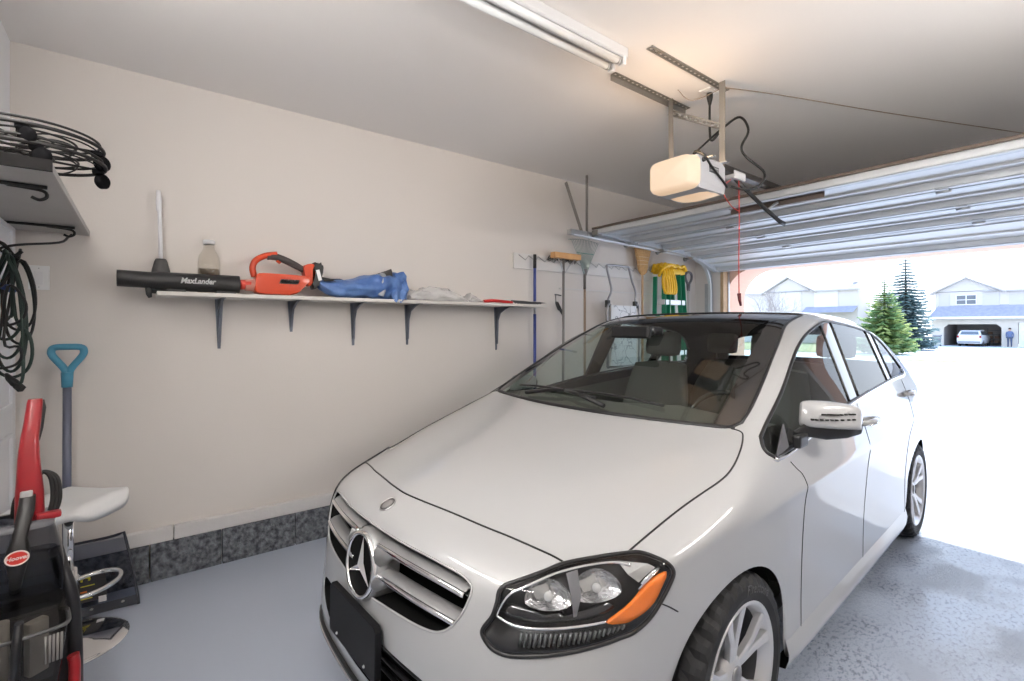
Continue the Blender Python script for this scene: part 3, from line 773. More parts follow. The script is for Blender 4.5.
# ------------------------------------------------------------------ the garage itself
WX, EX, Y0, Y1, H = -3.437, .56, -.523, 5.53, 2.86
WALL = mat('wall_paint', (.715, .67, .63), .75, bump=(60, .04))
CEIL = mat('ceiling_paint', (.84, .815, .795), .8, bump=(40, .05))
WHITE = mat('white_trim', (.80, .80, .80), .45)
CONC = mat('stem_concrete', (.055, .06, .07), .9, var=(34, 1., (.22, .235, .255)), bump=(70, 1.))
def floor_material():
    m = bpy.data.materials.new('painted_floor'); m.use_nodes = True; nt = m.node_tree; L = nt.links
    b = nt.nodes['Principled BSDF']; tc = nt.nodes.new('ShaderNodeTexCoord')
    sep = nt.nodes.new('ShaderNodeSeparateXYZ'); L.new(tc.outputs['Object'], sep.inputs[0])
    def rng(sock, a, b_):
        r = nt.nodes.new('ShaderNodeMapRange'); r.inputs[1].default_value = a; r.inputs[2].default_value = b_; L.new(sock, r.inputs[0]); return r.outputs[0]
    def mul(a, b_):
        x = nt.nodes.new('ShaderNodeMath'); x.operation = 'MULTIPLY'; L.new(a, x.inputs[0])
        if isinstance(b_, float): x.inputs[1].default_value = b_
        else: L.new(b_, x.inputs[1])
        return x.outputs[0]
    # worn, scaled area on the passenger lane, fading out towards the wall and the back
    wy = rng(sep.outputs['Y'], 1.2, 2.4); wx = rng(sep.outputs['X'], -1.6, -.9); worn = mul(wy, wx)
    mp = nt.nodes.new('ShaderNodeMapping'); mp.inputs['Scale'].default_value = (1., .55, 1.); mp.inputs['Rotation'].default_value = (0, 0, .75); L.new(tc.outputs['Object'], mp.inputs[0])
    n1 = nt.nodes.new('ShaderNodeTexNoise'); n1.inputs['Scale'].default_value = 62; n1.inputs['Detail'].default_value = 8; n1.inputs['Roughness'].default_value = .72; L.new(mp.outputs[0], n1.inputs[0])
    n2 = nt.nodes.new('ShaderNodeTexNoise'); n2.inputs['Scale'].default_value = 2.2; n2.inputs['Detail'].default_value = 3; L.new(tc.outputs['Object'], n2.inputs[0])
    patch = rng(n2.outputs['Fac'], .40, .60)
    worn2 = mul(worn, patch)
    mix = nt.nodes.new('ShaderNodeMix'); mix.data_type = 'RGBA'; mix.inputs['A'].default_value = (.42, .465, .555, 1); mix.inputs['B'].default_value = (.20, .23, .285, 1)
    spots = rng(n1.outputs['Fac'], .50, .60); L.new(mul(mul(worn, spots), rng(n2.outputs['Fac'], .62, .42)), mix.inputs['Factor']); L.new(mix.outputs['Result'], b.inputs['Base Color'])
    bp = nt.nodes.new('ShaderNodeBump'); bp.inputs['Distance'].default_value = .02
    L.new(mul(worn2, .55), bp.inputs['Strength']); L.new(n1.outputs['Fac'], bp.inputs['Height']); L.new(bp.outputs['Normal'], b.inputs['Normal'])
    rr = nt.nodes.new('ShaderNodeMapRange'); rr.inputs[3].default_value = .42; rr.inputs[4].default_value = .15; L.new(worn, rr.inputs[0]); L.new(rr.outputs[0], b.inputs['Roughness'])
    return m
w = MB(); w.add([(WX-.2, Y0-.2, 0), (EX+.2, Y0-.2, 0), (EX+.2, 5.62, 0), (WX-.2, 5.62, 0), (WX-.2, Y0-.2, -.12), (EX+.2, Y0-.2, -.12), (EX+.2, 5.62, -.12), (WX-.2, 5.62, -.12)],
                [(0, 1, 2, 3), (7, 6, 5, 4), (0, 4, 5, 1), (1, 5, 6, 2), (2, 6, 7, 3), (3, 7, 4, 0)])
struct('floor', w, floor_material(), 'grey painted concrete garage floor', 'floor')
w = MB(); w.box(((WX+EX)/2, (Y0+Y1)/2, H+.05), (EX-WX+.4, Y1-Y0+.4, .1)); struct('ceiling', w, CEIL, 'off-white painted garage ceiling', 'ceiling')
w = MB(); w.box((WX-.06, (Y0+Y1)/2, H/2), (.12, Y1-Y0+.24, H))
struct('wall_left', w, WALL, 'beige painted long side wall', 'wall')
w = MB(); w.box((EX+.06, (Y0+Y1)/2, H/2), (.12, Y1-Y0+.24, H)); struct('wall_right', w, WALL, 'beige painted side wall on the driver side', 'wall')
w = MB(); w.box(((WX+EX)/2, Y0-.06, H/2), (EX-WX+.24, .12, H)); struct('wall_back', w, mat('back_wall_white', (.80, .80, .80), .6), 'white painted end wall at the car nose', 'wall')
JX, KX, HZ = -3.10, .06, 2.13
w = MB(); w.box(((WX+JX)/2, Y1+.06, H/2), (JX-WX, .12, H)); w.box(((KX+EX)/2, Y1+.06, H/2), (EX-KX, .12, H)); w.box(((JX+KX)/2, Y1+.06, (HZ+H)/2), (KX-JX, .12, H-HZ))
struct('wall_front', w, WALL, 'wall around the open garage doorway', 'wall')
# concrete footing blocks and the white board above them along the left wall
w = MB(); ys = [Y0, .035, .385, .80, 1.045, 1.9, 2.75, 3.6, 4.45, Y1]
for a, b in zip(ys, ys[1:]): w.box((WX+.025, (a+b)/2, .1035), (.05, b-a-.006, .207), bev=.004)
struct('trim_2', w, CONC, 'rough dark grey concrete footing along the left wall', 'footing')
w = MB(); ys = [Y0, .145, 2.4, Y1]
for a, b in zip(ys, ys[1:]): w.box((WX+.02, (a+b)/2, .246), (.04, b-a-.005, .076), bev=.003)
struct('baseboard_left', w, mat('board_paint', (.70, .68, .665), .6, bump=(40, .15)), 'white painted board above the concrete footing', 'baseboard')
# panel door in the end wall, beside the corner
dr = MB(); dr.box((-2.92, Y0+.012, 1.02), (.82, .024, 2.04), bev=.003)
d1 = struct('door_1', dr, mat('door_white', (.82, .83, .85), .35), 'white panel door in the end wall', 'door')
w = MB()
for z0, z1 in ((.2, .92), (1.06, 1.9)):
    for x in (-3.12, -2.72):
        for dx in (-.155, .155): w.box((x+dx, Y0+.028, (z0+z1)/2), (.022, .014, z1-z0), bev=.005)
        for zz in (z0, z1): w.box((x, Y0+.028, zz), (.33, .014, .022), bev=.005)
struct('panel_molding', w, MATS['door_white'], parent=d1)
w = MB(); w.sphere((-2.56, Y0+.07, .98), .028); w.cyl((-2.56, Y0+.02, .98), (-2.56, Y0+.05, .98), .012); struct('door_knob', w, SATIN, parent=d1)
w = MB()
for x in (-3.375, -2.465): w.box((x, Y0+.012, 1.04), (.07, .024, 2.08), bev=.004)
w.box((-2.92, Y0+.012, 2.08), (.98, .024, .07), bev=.004); struct('trim_1', w, WHITE, 'white casing around the end wall door', 'trim')
# door jambs and weather strips of the doorway
w = MB(); w.box((JX+.02, Y1+.06, HZ/2), (.04, .14, HZ), bev=.003); struct('trim_3', w, mat('raw_wood', (.50, .34, .20), .6, var=(9, .6, (.36, .23, .12))), 'bare timber jamb left of the doorway', 'jamb')
w = MB(); w.box((JX+.045, Y1+.10, HZ/2), (.014, .03, HZ)); struct('trim_4', w, mat('galvanised', (.48, .49, .50), .38, .8, var=(30, .6, (.36, .37, .38))), 'grey metal strip on the doorway jamb', 'trim')
GALV = MATS['galvanised']
# outer stucco wall with the rounded opening
STUC = mat('salmon_stucco', (.80, .53, .41), .9, bump=(90, .3))
w = MB(); oy0, oy1, zt, r = Y1+.12, 6.10, 2.116, .36
def arch_line(n=10):
    pts = [(JX, 0)]
    for k in range(n+1):
        a = PI-k*PI/2/n; pts.append((JX+r+r*math.cos(a), zt-r+r*math.sin(a)))
    for k in range(n+1):
        a = PI/2-k*PI/2/n; pts.append((KX-r+r*math.cos(a), zt-r+r*math.sin(a)))
    pts.append((KX, 0)); return pts
al = arch_line()
w.grid([[(x, y, z-.03*(z == 0)) for x, z in al] for y in (oy0, oy1)], smooth=False)
top = [(x, 3.4) for x, z in al]
for y in (oy0, oy1):
    for (a, b), (c, d) in zip(zip(al, al[1:]), zip(top, top[1:])): w.poly([(a[0], y, a[1]), (b[0], y, b[1]), (d[0], y, d[1]), (c[0], y, c[1])]) if abs(a[0]-b[0]) > 1e-6 else None
    w.poly([(JX-2, y, -.03), (JX, y, -.03), (JX, y, 3.4), (JX-2, y, 3.4)]); w.poly([(KX, y, -.03), (KX+2, y, -.03), (KX+2, y, 3.4), (KX, y, 3.4)])
bmesh.ops.remove_doubles(w.bm, verts=w.bm.verts[:], dist=1e-4)
struct('wall_outer', w, STUC, 'salmon stucco outer wall with a rounded opening', 'wall')

# ------------------------------------------------------------------ sectional door, pushed up under the ceiling
DOORM = mat('door_steel', (.60, .62, .64), .42, .35); DOORD = mat('door_rib_steel', (.44, .46, .48), .42, .45)
dx0, dx1 = -3.15, .08
gd = thing('garage_door', 'grey ribbed sectional garage door pushed up under the ceiling', 'garage door', (dx0, 3.37, 2.35))
path = [(3.37, 2.352), (3.90, 2.325), (4.43, 2.300), (4.95, 2.268), (5.48, 2.128)]
for k, ((ya, za), (yb, zb)) in enumerate(zip(path, path[1:])):
    d = Vector((0, yb-ya, zb-za)); ln = d.length; d.normalize(); n = Vector((1, 0, 0)).cross(d); n = -n if n.z > 0 else n   # n points down into the room
    Fm = lambda x, u, v: Vector((x, ya, za))+d*u+n*v
    # pressed inner skin: flat pans between two shallow ribs and deep edge rails
    prof = [(.004, .048), (.004, .006), (.0, .0), (.0, .0)]
    prof = [(.004, .0), (.004, .050), (.060, .050), (.066, .012), (.150, .012), (.158, .026), (.190, .026), (.198, .012), (.330, .012), (.338, .026), (.370, .026), (.378, .012), (ln-.066, .012), (ln-.060, .050), (ln-.004, .050), (ln-.004, .0)]
    w = MB(); w.grid([[Fm(x, u, v) for u, v in prof] for x in (dx0+.01, dx1-.01)], smooth=False)
    w.grid([[Fm(x, u, -.006) for u in (.004, ln-.004)] for x in (dx0, dx1)], smooth=False)
    pn = w.build('panel', DOORM, gd, world=True); pn['label'] = ['topmost ribbed door section', 'second ribbed door section', 'third ribbed door section', 'lowest ribbed door section'][k]
    for u0 in (.032, ln-.032):
        w = MB(); w.box(Fm((dx0+dx1)/2, u0, .052), (dx1-dx0-.16, .040, .010), rot=frame((0, 0, 0), (1, 0, 0), d)); w.build('rail', DOORD, pn)
    for xx in (dx0+.03, -2.1, -1.53, -.75, dx1-.03):
        w = MB(); w.box(Fm(xx, ln/2, .030), (.055, ln-.02, .046), rot=frame((0, 0, 0), (1, 0, 0), d), bev=.003)
        if xx in (dx0+.03, dx1-.03): w.build('end_stile', DOORD, pn)
        else: w.bm.free()
    if k > 0:
        for xx in (dx0+.03, -2.1, -.75, dx1-.03):
            w = MB(); w.box(Fm(xx, -.002, .060), (.06, .10, .006), rot=frame((0, 0, 0), (1, 0, 0), d)); w.cyl(Fm(xx-.035, 0, .066), Fm(xx+.035, 0, .066), .008, seg=8); w.build('hinge', GALV, pn)
w = MB(); w.box((( dx0+dx1)/2, 3.357, 2.350), (dx1-dx0, .016, .018)); w.build('top_seal', mat('seal_brown', (.10, .075, .06), .6), gd, world=True)
w = MB(); w.box((-1.56, 3.43, 2.30), (.62, .10, .008)); w.box((-1.56, 3.48, 2.285), (.62, .008, .04)); w.build('strut_plate', mat('rust_brown', (.13, .10, .085), .5, .3), gd, world=True)
w = MB(); w.box(((dx0+dx1)/2, 5.50, 2.112), (dx1-dx0-.02, .05, .03), bev=.01); w.build('bottom_seal', BLK, gd, world=True)
for xx in (dx0-.02,):
    for (ya, za) in path[:4]:
        w = MB(); w.cyl((xx-.05, ya+.03, za-.06), (xx+.05, ya+.03, za-.06), .008, seg=8); w.lathe([(.005, -.01), (.024, -.012), (.026, 0), (.024, .012), (.005, .01)], 16, Matrix.Translation((xx-.055, ya+.03, za-.06)), axis='X'); w.box((xx+.04, ya+.03, za-.04), (.07, .07, .05), bev=.006)
        w.build('roller', mat('roller_steel', (.25, .24, .22), .5, .6), gd, world=True)
# tracks: horizontal run, curve, upright
def track(x, sgn, label):
    t = thing('door_track', label, 'door track', (x, Y1-.06, 0), 0, None)
    pts = [(3.14, 2.30), (4.0, 2.28), (4.9, 2.255), (5.10, 2.245)]
    c = [(5.10+.36*math.sin(a), 1.885+.36*math.cos(a)) for a in [k*PI/2/8 for k in range(1, 9)]]
    pts = pts+c+[(5.46, 1.0), (5.46, 0.01)]
    def ribbon(prof):
        w = MB(); rows = []
        for i, (y, z) in enumerate(pts):
            a, b = pts[max(i-1, 0)], pts[min(i+1, len(pts)-1)]; d = Vector((0, b[0]-a[0], b[1]-a[1])).normalized(); n = Vector((0, -d.z, d.y))
            rows.append([Vector((x+sgn*u, y, z))+n*v for u, v in prof])
        w.grid(rows, smooth=False); return w
    ribbon([(.035, .024), (.0, .026), (-.004, .02), (-.004, -.024), (.0, -.03), (.035, -.028), (.037, -.018), (.035, -.026), (.002, -.026), (.002, .022), (.035, .020)]).build('rail', mat('track_white', (.66, .67, .68), .35, .5), t, world=True)
    w = MB(); w.box((x-sgn*.03, 5.475, 1.0), (.05, .05, 1.9)); w.build('flag_angle', GALV, t, world=True)
    return t
trk = track(-3.205, 1, 'light metal door track with a curve, along the left wall')
def perforated(name_parent, a, b, wd, up, m, nm):
    """slotted steel angle between a and b: one flange with a row of slots, one plain flange"""
    a, b = Vector(a), Vector(b); d = (b-a); ln = d.length; d.normalize(); up = Vector(up); up = (up-d*up.dot(d)).normalized(); sd = d.cross(up)
    w = MB(); n = max(3, int(ln/.038)); th = .003
    F_ = frame(a, d, up)
    for k in range(n):
        u0, u1 = ln*k/n, ln*(k+1)/n
        e = (u1-u0)*.22
        w.box(((u0+e/2), wd/2, 0), (e, wd, th), M=F_); w.box((u1-e/2, wd/2, 0), (e, wd, th), M=F_)
        w.box(((u0+u1)/2, wd*.16, 0), (u1-u0-2*e, wd*.32, th), M=F_); w.box(((u0+u1)/2, wd*.84, 0), (u1-u0-2*e, wd*.32, th), M=F_)
    w.box((ln/2, 0, wd*.45), (ln, th, wd*.9), M=F_)
    return w.build(nm, m, name_parent, world=True)
PERF = mat('slotted_steel', (.30, .29, .27), .45, .7)
perforated(trk, (-3.20, 3.32, 2.855), (-3.20, 3.32, 2.27), .032, (0, 1, 0), PERF, 'hanger')
perforated(trk, (-3.36, 3.20, 2.80), (-3.21, 3.28, 2.27), .038, (0, 1, 0), PERF, 'hanger')
w = MB(); w.box((-3.20, 3.24, 2.30), (.05, .28, .05), bev=.004); w.build('hanger_bracket', GALV, trk, world=True)
# ------------------------------------------------------------------ opener, its hangers, fluorescent fixture
op = thing('garage_door_opener', 'grey ceiling-hung garage door opener with a glowing warm lamp', 'garage door opener', (-1.565, 2.45, 2.17))
GREYP = mat('opener_grey', (.50, .50, .52), .45)
w = MB(); out = [(-.13, 0), (.13, 0), (.135, .03), (.135, .15), (.12, .178), (-.12, .178), (-.135, .15), (-.135, .03)]
w.prism(out, .26, frame((-1.565, 2.60, 2.175), (1, 0, 0), (0, 0, 1)), bev=.008); ob = w.build('motor_housing', GREYP, op, world=True)
LENS = mat('lamp_diffuser', (.35, .32, .28), .5, emit=(1., .68, .42), estr=.62)
w = MB(); rows = []
for k, (sx, dz, y) in enumerate([(.138, .0, 2.345), (.138, .0, 2.30), (.130, .006, 2.275), (.105, .022, 2.262), (.0, .05, 2.258)]):
    ring = []
    for i in range(28):
        a = 2*PI*i/28; x = math.copysign(abs(math.cos(a))**.35, math.cos(a))*sx; z = 2.262+math.copysign(abs(math.sin(a))**.35, math.sin(a))*(.090-dz if k < 4 else .0)
        ring.append((-1.565+x, y, z))
    rows.append(ring)
w.grid(rows, closed=True); bmesh.ops.delete(w.bm, geom=[f for f in w.bm.faces if f.calc_center_median().z > 2.335 and f.calc_center_median().y > 2.285], context='FACES')    # open at the top
w.build('lamp_lens', LENS, op, world=True)['label'] = 'glowing warm lamp cover'
w = MB(); rows = [[(-1.565+x, y, 2.178-(.030*(1-(x/.125)**2))*math.sin(PI*min(1, max(0, (y-2.43)/.17)))) for x in (-.125, -.08, 0, .08, .125)] for y in (2.43, 2.46, 2.515, 2.57, 2.60)]
w.grid(rows); w.build('rear_lens', LENS, op, world=True)
w = MB()
w.box((-1.4285, 2.48, 2.29), (.004, .09, .036)); lp = w.build('label_plate', mat('plate_dark', (.10, .10, .11), .5), op, world=True)
w = MB()
for r_ in range(2):
    for i in range(9): w.box((-1.4262, 2.445+i*.0088, 2.297-r_*.014), (.001, .006, .007))
w.build('label_marks', mat('mark_grey', (.4, .4, .4), .5), lp)
w = MB(); w.lathe([(.001, .012), (.011, .012), (.013, 0)], 14, Matrix.Translation((-1.43, 2.375, 2.325)), axis='X'); w.build('button', BLK, op, world=True)
# rail to the header
RAILM = mat('rail_dark_steel', (.10, .09, .085), .4, .8)
w = MB(); w.box((-1.545, 4.02, 2.385), (.05, 2.88, .038), bev=.003); w.build('rail', RAILM, op, world=True)
w = MB(); w.box((-1.545, 2.62, 2.345), (.10, .08, .03), bev=.004); w.box((-1.545, 5.48, 2.41), (.10, .05, .10), bev=.004); w.build('rail_bracket', GALV, op, world=True)
w = MB(); w.box((-1.545, 2.93, 2.365), (.06, .14, .05), bev=.008); tl = w.build('trolley', mat('trolley_white', (.75, .75, .75), .4), op, world=True)
w = MB(); w.tube([(-1.545, 2.90, 2.36), (-1.525, 3.05, 2.285), (-1.50, 3.22, 2.20), (-1.48, 3.38, 2.135), (-1.475, 3.44, 2.125)], .017, 8, flat=.5); w.build('door_arm', mat('arm_black', (.03, .03, .03), .4, .5), op, world=True)
w = MB(); w.tube([(-1.50, 3.24, 2.19), (-1.51, 3.36, 2.25), (-1.51, 3.42, 2.275)], .009, 8, flat=.6); w.build('arm_link', GALV, op, world=True)
RED = mat('red_cord', (.55, .05, .04), .6)
w = MB(); w.tube(catmull([(-1.53, 2.94, 2.34), (-1.53, 2.945, 2.1), (-1.53, 2.94, 1.85), (-1.53, 2.943, 1.63)], 6), .0035, 6); w.tube(catmull([(-1.55, 2.9, 2.35), (-1.56, 2.80, 2.27), (-1.545, 2.87, 2.18), (-1.53, 2.94, 2.15)], 6), .003, 6)
rc = w.build('release_cord', RED, op, world=True); w = MB(); w.tube([(-1.53, 2.943, 1.64), (-1.53, 2.95, 1.60), (-1.53, 2.965, 1.565)], [.012, .010, .007], 8); w.build('pull_handle', mat('handle_dark_red', (.12, .02, .02), .5), rc)
# slotted-angle frame
A1 = perforated(op, (-1.515, 2.05, 2.855), (-1.515, 2.80, 2.855), .036, (-1, 0, 0), PERF, 'ceiling_angle')
A2 = perforated(op, (-1.83, 2.10, 2.855), (-1.83, 2.83, 2.855), .036, (1, 0, 0), PERF, 'ceiling_angle')
perforated(op, (-1.50, 2.66, 2.85), (-1.50, 2.66, 2.36), .040, (0, 1, 0), PERF, 'hanger')
perforated(op, (-1.82, 2.63, 2.85), (-1.695, 2.455, 2.36), .036, (0, 1, 0), PERF, 'hanger')
perforated(op, (-1.815, 2.645, 2.76), (-1.50, 2.675, 2.58), .034, (0, 0, 1), PERF, 'brace')
w = MB(); w.box((-1.565, 2.46, 2.358), (.30, .03, .008)); w.box((-1.565, 2.60, 2.358), (.30, .03, .008)); w.build('mount_strap', GALV, op, world=True)
CORD = mat('black_cord', (.012, .012, .012), .45)
w = MB(); w.tube(catmull([(-1.60, 2.73, 2.80), (-1.60, 2.73, 2.62), (-1.59, 2.74, 2.56), (-1.53, 2.77, 2.63), (-1.44, 2.78, 2.66), (-1.38, 2.76, 2.56), (-1.40, 2.72, 2.46), (-1.38, 2.74, 2.40), (-1.30, 2.78, 2.30), (-1.31, 2.74, 2.22), (-1.36, 2.66, 2.20), (-1.41, 2.62, 2.22)], 6), .007, 8)
w.tube(catmull([(-1.53, 2.75, 2.62), (-1.55, 2.6, 2.50), (-1.56, 2.50, 2.42), (-1.50, 2.42, 2.40), (-1.44, 2.40, 2.36), (-1.42, 2.44, 2.30), (-1.42, 2.56, 2.24), (-1.43, 2.62, 2.22)], 6), .006, 8)
pc = w.build('power_cord', CORD, op, world=True)
w = MB(); w.tube([(-1.60, 2.73, 2.845), (-1.60, 2.73, 2.82), (-1.60, 2.73, 2.775)], [.018, .018, .008], 10); w.build('plug', CORD, pc)
w = MB(); w.box((-1.60, 2.73, 2.853), (.075, .12, .010), bev=.003); ot = w.build('ceiling_outlet', WHITE); tag(ot, 'white electrical outlet on the ceiling above the opener', 'outlet')
w = MB()
for dy in (-.025, .025): w.lathe([(.001, 0), (.016, .0), (.017, .004)], 16, Matrix.Translation((-1.60, 2.73+dy, 2.8445)))
w.build('socket_face', mat('socket_white', (.7, .7, .7), .3), ot)
w = MB(); w.tube(catmull([(-1.52, 2.74, 2.853), (-1.36, 3.1, 2.853), (-1.05, 3.9, 2.852), (-.60, 5.0, 2.853), (-.40, 5.5, 2.853)], 5), .0035, 6); w.tube(catmull([(-1.52, 2.74, 2.853), (-1.66, 2.64, 2.80), (-1.70, 2.55, 2.853)], 6), .0025, 5)
cw = w.build('ceiling_wire', mat('wire_brown', (.33, .26, .20), .6)); tag(cw, 'thin wire stapled along the ceiling towards the doorway', 'wire')
# twin tube fixture
fxx, f0, f1 = -1.66, .75, 1.972
fx = thing('fluorescent_fixture', 'white twin-tube fluorescent fixture on the ceiling, switched off', 'ceiling light', (fxx, 1.36, H))
FW = mat('fixture_enamel', (.74, .74, .74), .35)
w = MB(); w.grid([[(fxx+x, y, z) for x, z in [(-.054, 2.858), (-.055, 2.812), (-.046, 2.806), (-.016, 2.815), (-.010, 2.798), (.010, 2.798), (.016, 2.815), (.046, 2.806), (.055, 2.812), (.054, 2.858)]] for y in (f0, f1)], smooth=False)
w.grid([[(fxx+x, y, z) for x, z in [(-.054, 2.858), (.054, 2.858)]] for y in (f0, f1)], smooth=False)
for y in (f0, f1): w.box((fxx, y, 2.832), (.110, .004, .052))
w.build('fixture_body', FW, fx)
for x in (-.036, .036):
    w = MB(); w.cyl((fxx+x, f0+.05, 2.787), (fxx+x, f1-.05, 2.787), .0185, seg=16); w.build('tube', mat('tube_glass', (.85, .86, .86), .25, coat=.5), fx)
    for y in (f0+.02, f1-.02): w = MB(); w.box((fxx+x, y, 2.795), (.036, .024, .052), bev=.005); w.build('socket', WHITE, fx)
    for y in (f0+.055, f1-.055): w = MB(); w.cyl((fxx+x, y-.008, 2.787), (fxx+x, y+.008, 2.787), .019, seg=16); w.build('tube_cap', SATIN, fx)
# ------------------------------------------------------------------ long shelf on the left wall and what lies on it
SX = WX+.28
sh = thing('wall_shelf', 'long white wall shelf on grey metal brackets on the left wall', 'shelf', (WX, 1.42, 1.60))
w = MB(); w.box(((WX+SX)/2, (.062+2.80)/2, 1.612), (.28, 2.738, .022), bev=.003); w.build('shelf_board', mat('shelf_paint', (.66, .635, .60), .5), sh)
BRK = mat('bracket_steel', (.15, .165, .20), .4, .5)
for y, ln in ((.374, .30), (.785, .20), (1.198, .30), (1.614, .305), (2.452, .37)):
    w = MB(); x0 = WX+.004
    # pressed L-bracket: tapering upright and arm with a gusset
    w.prism([(-.022, 0), (.022, 0), (.008, -ln), (-.008, -ln)], .005, frame((x0, y, 1.60), (0, -1, 0), (0, 0, 1)))
    w.prism([(-.020, 0), (.020, 0), (.008, .25), (-.008, .25)], .004, frame((x0, y, 1.597), (0, -1, 0), (1, 0, 0)))
    g = [(0, 0), (.20, 0), (.13, -.018), (.06, -.05), (.03, -.11), (.018, -ln*.85), (0, -ln*.85)]
    w.prism(g, .012, frame((x0, y+.006, 1.598), (1, 0, 0), (0, 0, 1)))
    w.build('shelf_bracket', BRK, sh)
TOP = 1.623
# leaf blower
ORG = mat('tool_orange', (.50, .045, .008), .4, coat=.15); BTUBE = mat('tube_black', (.016, .016, .017), .4)
bx_ = WX+.165
bl = thing('leaf_blower', 'orange cordless leaf blower with a long black tube, on the shelf', 'leaf blower', (bx_, .5, TOP))
w = MB(); yy = [(-.105, .043, 1.690), (-.10, .044, 1.690), (.03, .044, 1.687), (.06, .050, 1.684), (.455, .052, 1.684), (.46, .050, 1.684)]
w.tube([(bx_, y, z) for y, r, z in yy], [r for y, r, z in yy], 28)
w.box((bx_, .15, 1.632), (.06, .09, .02), bev=.004); w.box((bx_, .39, 1.632), (.06, .10, .02), bev=.004); tb = w.build('blower_tube', BTUBE, bl)
w = MB(); w.tube([(bx_, .028, 1.645), (bx_, .030, 1.61), (bx_, .036, 1.592)], [.016, .014, .009], 10); w.build('tube_foot', mat('foot_black', (.03, .03, .03), .5), tb)
v, f = text_geo('MaxLander', .042, .0006, .25, .0016, 'CENTER', 1.0)
w = MB()
M_ = frame((0, 0, 0), (0, 1, 0), (0, 0, 1))
w.add([Vector((bx_+math.sqrt(max(0, .0535**2-(p.y)**2)), .250+p.x*.86, 1.688+p.y)) for p in v], f); w.build('tube_lettering', mat('print_white', (.85, .85, .85), .5), tb)
w = MB(); w.tube([(bx_, .46, 1.684), (bx_, .50, 1.686)], [.030, .030], 20); w.box((bx_+.02, .475, 1.692), (.03, .09, .022), bev=.004); w.build('tube_lock', mat('lock_red', (.55, .05, .03), .4), bl)
w = MB(); w.tube([(bx_, .49, 1.683), (bx_, .575, 1.683)], [.034, .037], 24); w.build('outlet_neck', mat('neck_pink', (.50, .22, .18), .5), bl)
def SP(y, z): return (y, z)
def slab(outline, th, name, m, parent, x=bx_, bev=.012, n=3):
    o = [(v_.x, v_.y) for v_ in catmull([(a, b, 0) for a, b in outline], n, True)] if n else outline
    w = MB(); w.prism(o, th, frame((x-th/2, 0, 0), (0, 1, 0), (0, 0, 1)), bev=bev); return smooth_angle(w.build(name, m, parent), 40)
body = slab([(.545, 1.638), (.66, 1.632), (.755, 1.634), (.80, 1.668), (.838, 1.715), (.85, 1.748), (.80, 1.755), (.70, 1.757), (.60, 1.757), (.548, 1.75), (.541, 1.70)], .105, 'blower_body', ORG, bl)
# carrying handle loop: orange front post, dark grip, orange rear post
w = MB(); w.tube(catmull([(bx_, .540, 1.735), (bx_, .530, 1.79), (bx_, .548, 1.835), (bx_, .60, 1.868), (bx_, .665, 1.882)], 5), .020, 12, flat=.9)
w.build('handle_post', ORG, bl)
w = MB(); w.tube(catmull([(bx_, .61, 1.862), (bx_, .66, 1.866), (bx_, .74, 1.838), (bx_, .825, 1.795)], 5), [.019]*3+[.022]*10+[.020]*3, 12); w.build('grip', mat('grip_grey', (.055, .045, .045), .6), bl)
w = MB(); w.tube([(bx_, .668, 1.848), (bx_, .685, 1.828)], [.014, .009], 10); w.build('trigger', ORG, bl)
slab([(.815, 1.815), (.852, 1.835), (.885, 1.825), (.880, 1.755), (.862, 1.70), (.838, 1.70), (.825, 1.75)], .085, 'rear_post', ORG, bl)
bt = slab([(.872, 1.838), (.915, 1.838), (.938, 1.815), (.905, 1.700), (.880, 1.675), (.868, 1.70)], .085, 'battery', mat('battery_black', (.018, .018, .018), .45), bl)
w = MB(); w.box((bx_+.0445, .905, 1.765), (.002, .022, .07), rot=(R(14), 0, 0)); w.build('battery_marks', mat('print_white'), bt)
w = MB(); w.prism([(-.058, -.014), (.050, -.014), (.062, .014), (-.048, .014)], .003, frame((bx_+.052, .725, 1.712), (0, 1, 0), (0, 0, 1))); pt = w.build('name_plate', BTUBE, bl)
v, f = text_geo('MaxLander', .024, .0004, .18, .0012); w = MB(); w.add([Vector((bx_+.0556, .727+p.x*.92, 1.712+p.y)) for p in v], f); w.build('plate_lettering', mat('print_white'), pt)
# upright white handled plunger behind the tube
pg = thing('plunger', 'white-handled plunger with a dark cup standing on the shelf behind the black tube', 'plunger', (WX+.065, .079, TOP))
px_ = WX+.065
w = MB(); w.tube([(px_, .085, 1.80), (px_, .082, 1.95), (px_, .078, 2.08), (px_, .076, 2.09), (px_, .075, 2.14), (px_, .074, 2.20)], [.010, .010, .0095, .013, .014, .010], 14); w.build('handle', mat('white_plastic', (.82, .82, .84), .35), pg)
w = MB(); w.lathe([(.001, .193), (.024, .193), (.030, .18), (.042, .13), (.046, .10), (.052, .05), (.056, 0), (.05, 0), (.02, .06)], 28, Matrix.Translation((px_, .085, TOP))); w.build('cup', mat('rubber_grey', (.07, .068, .068), .6), pg)
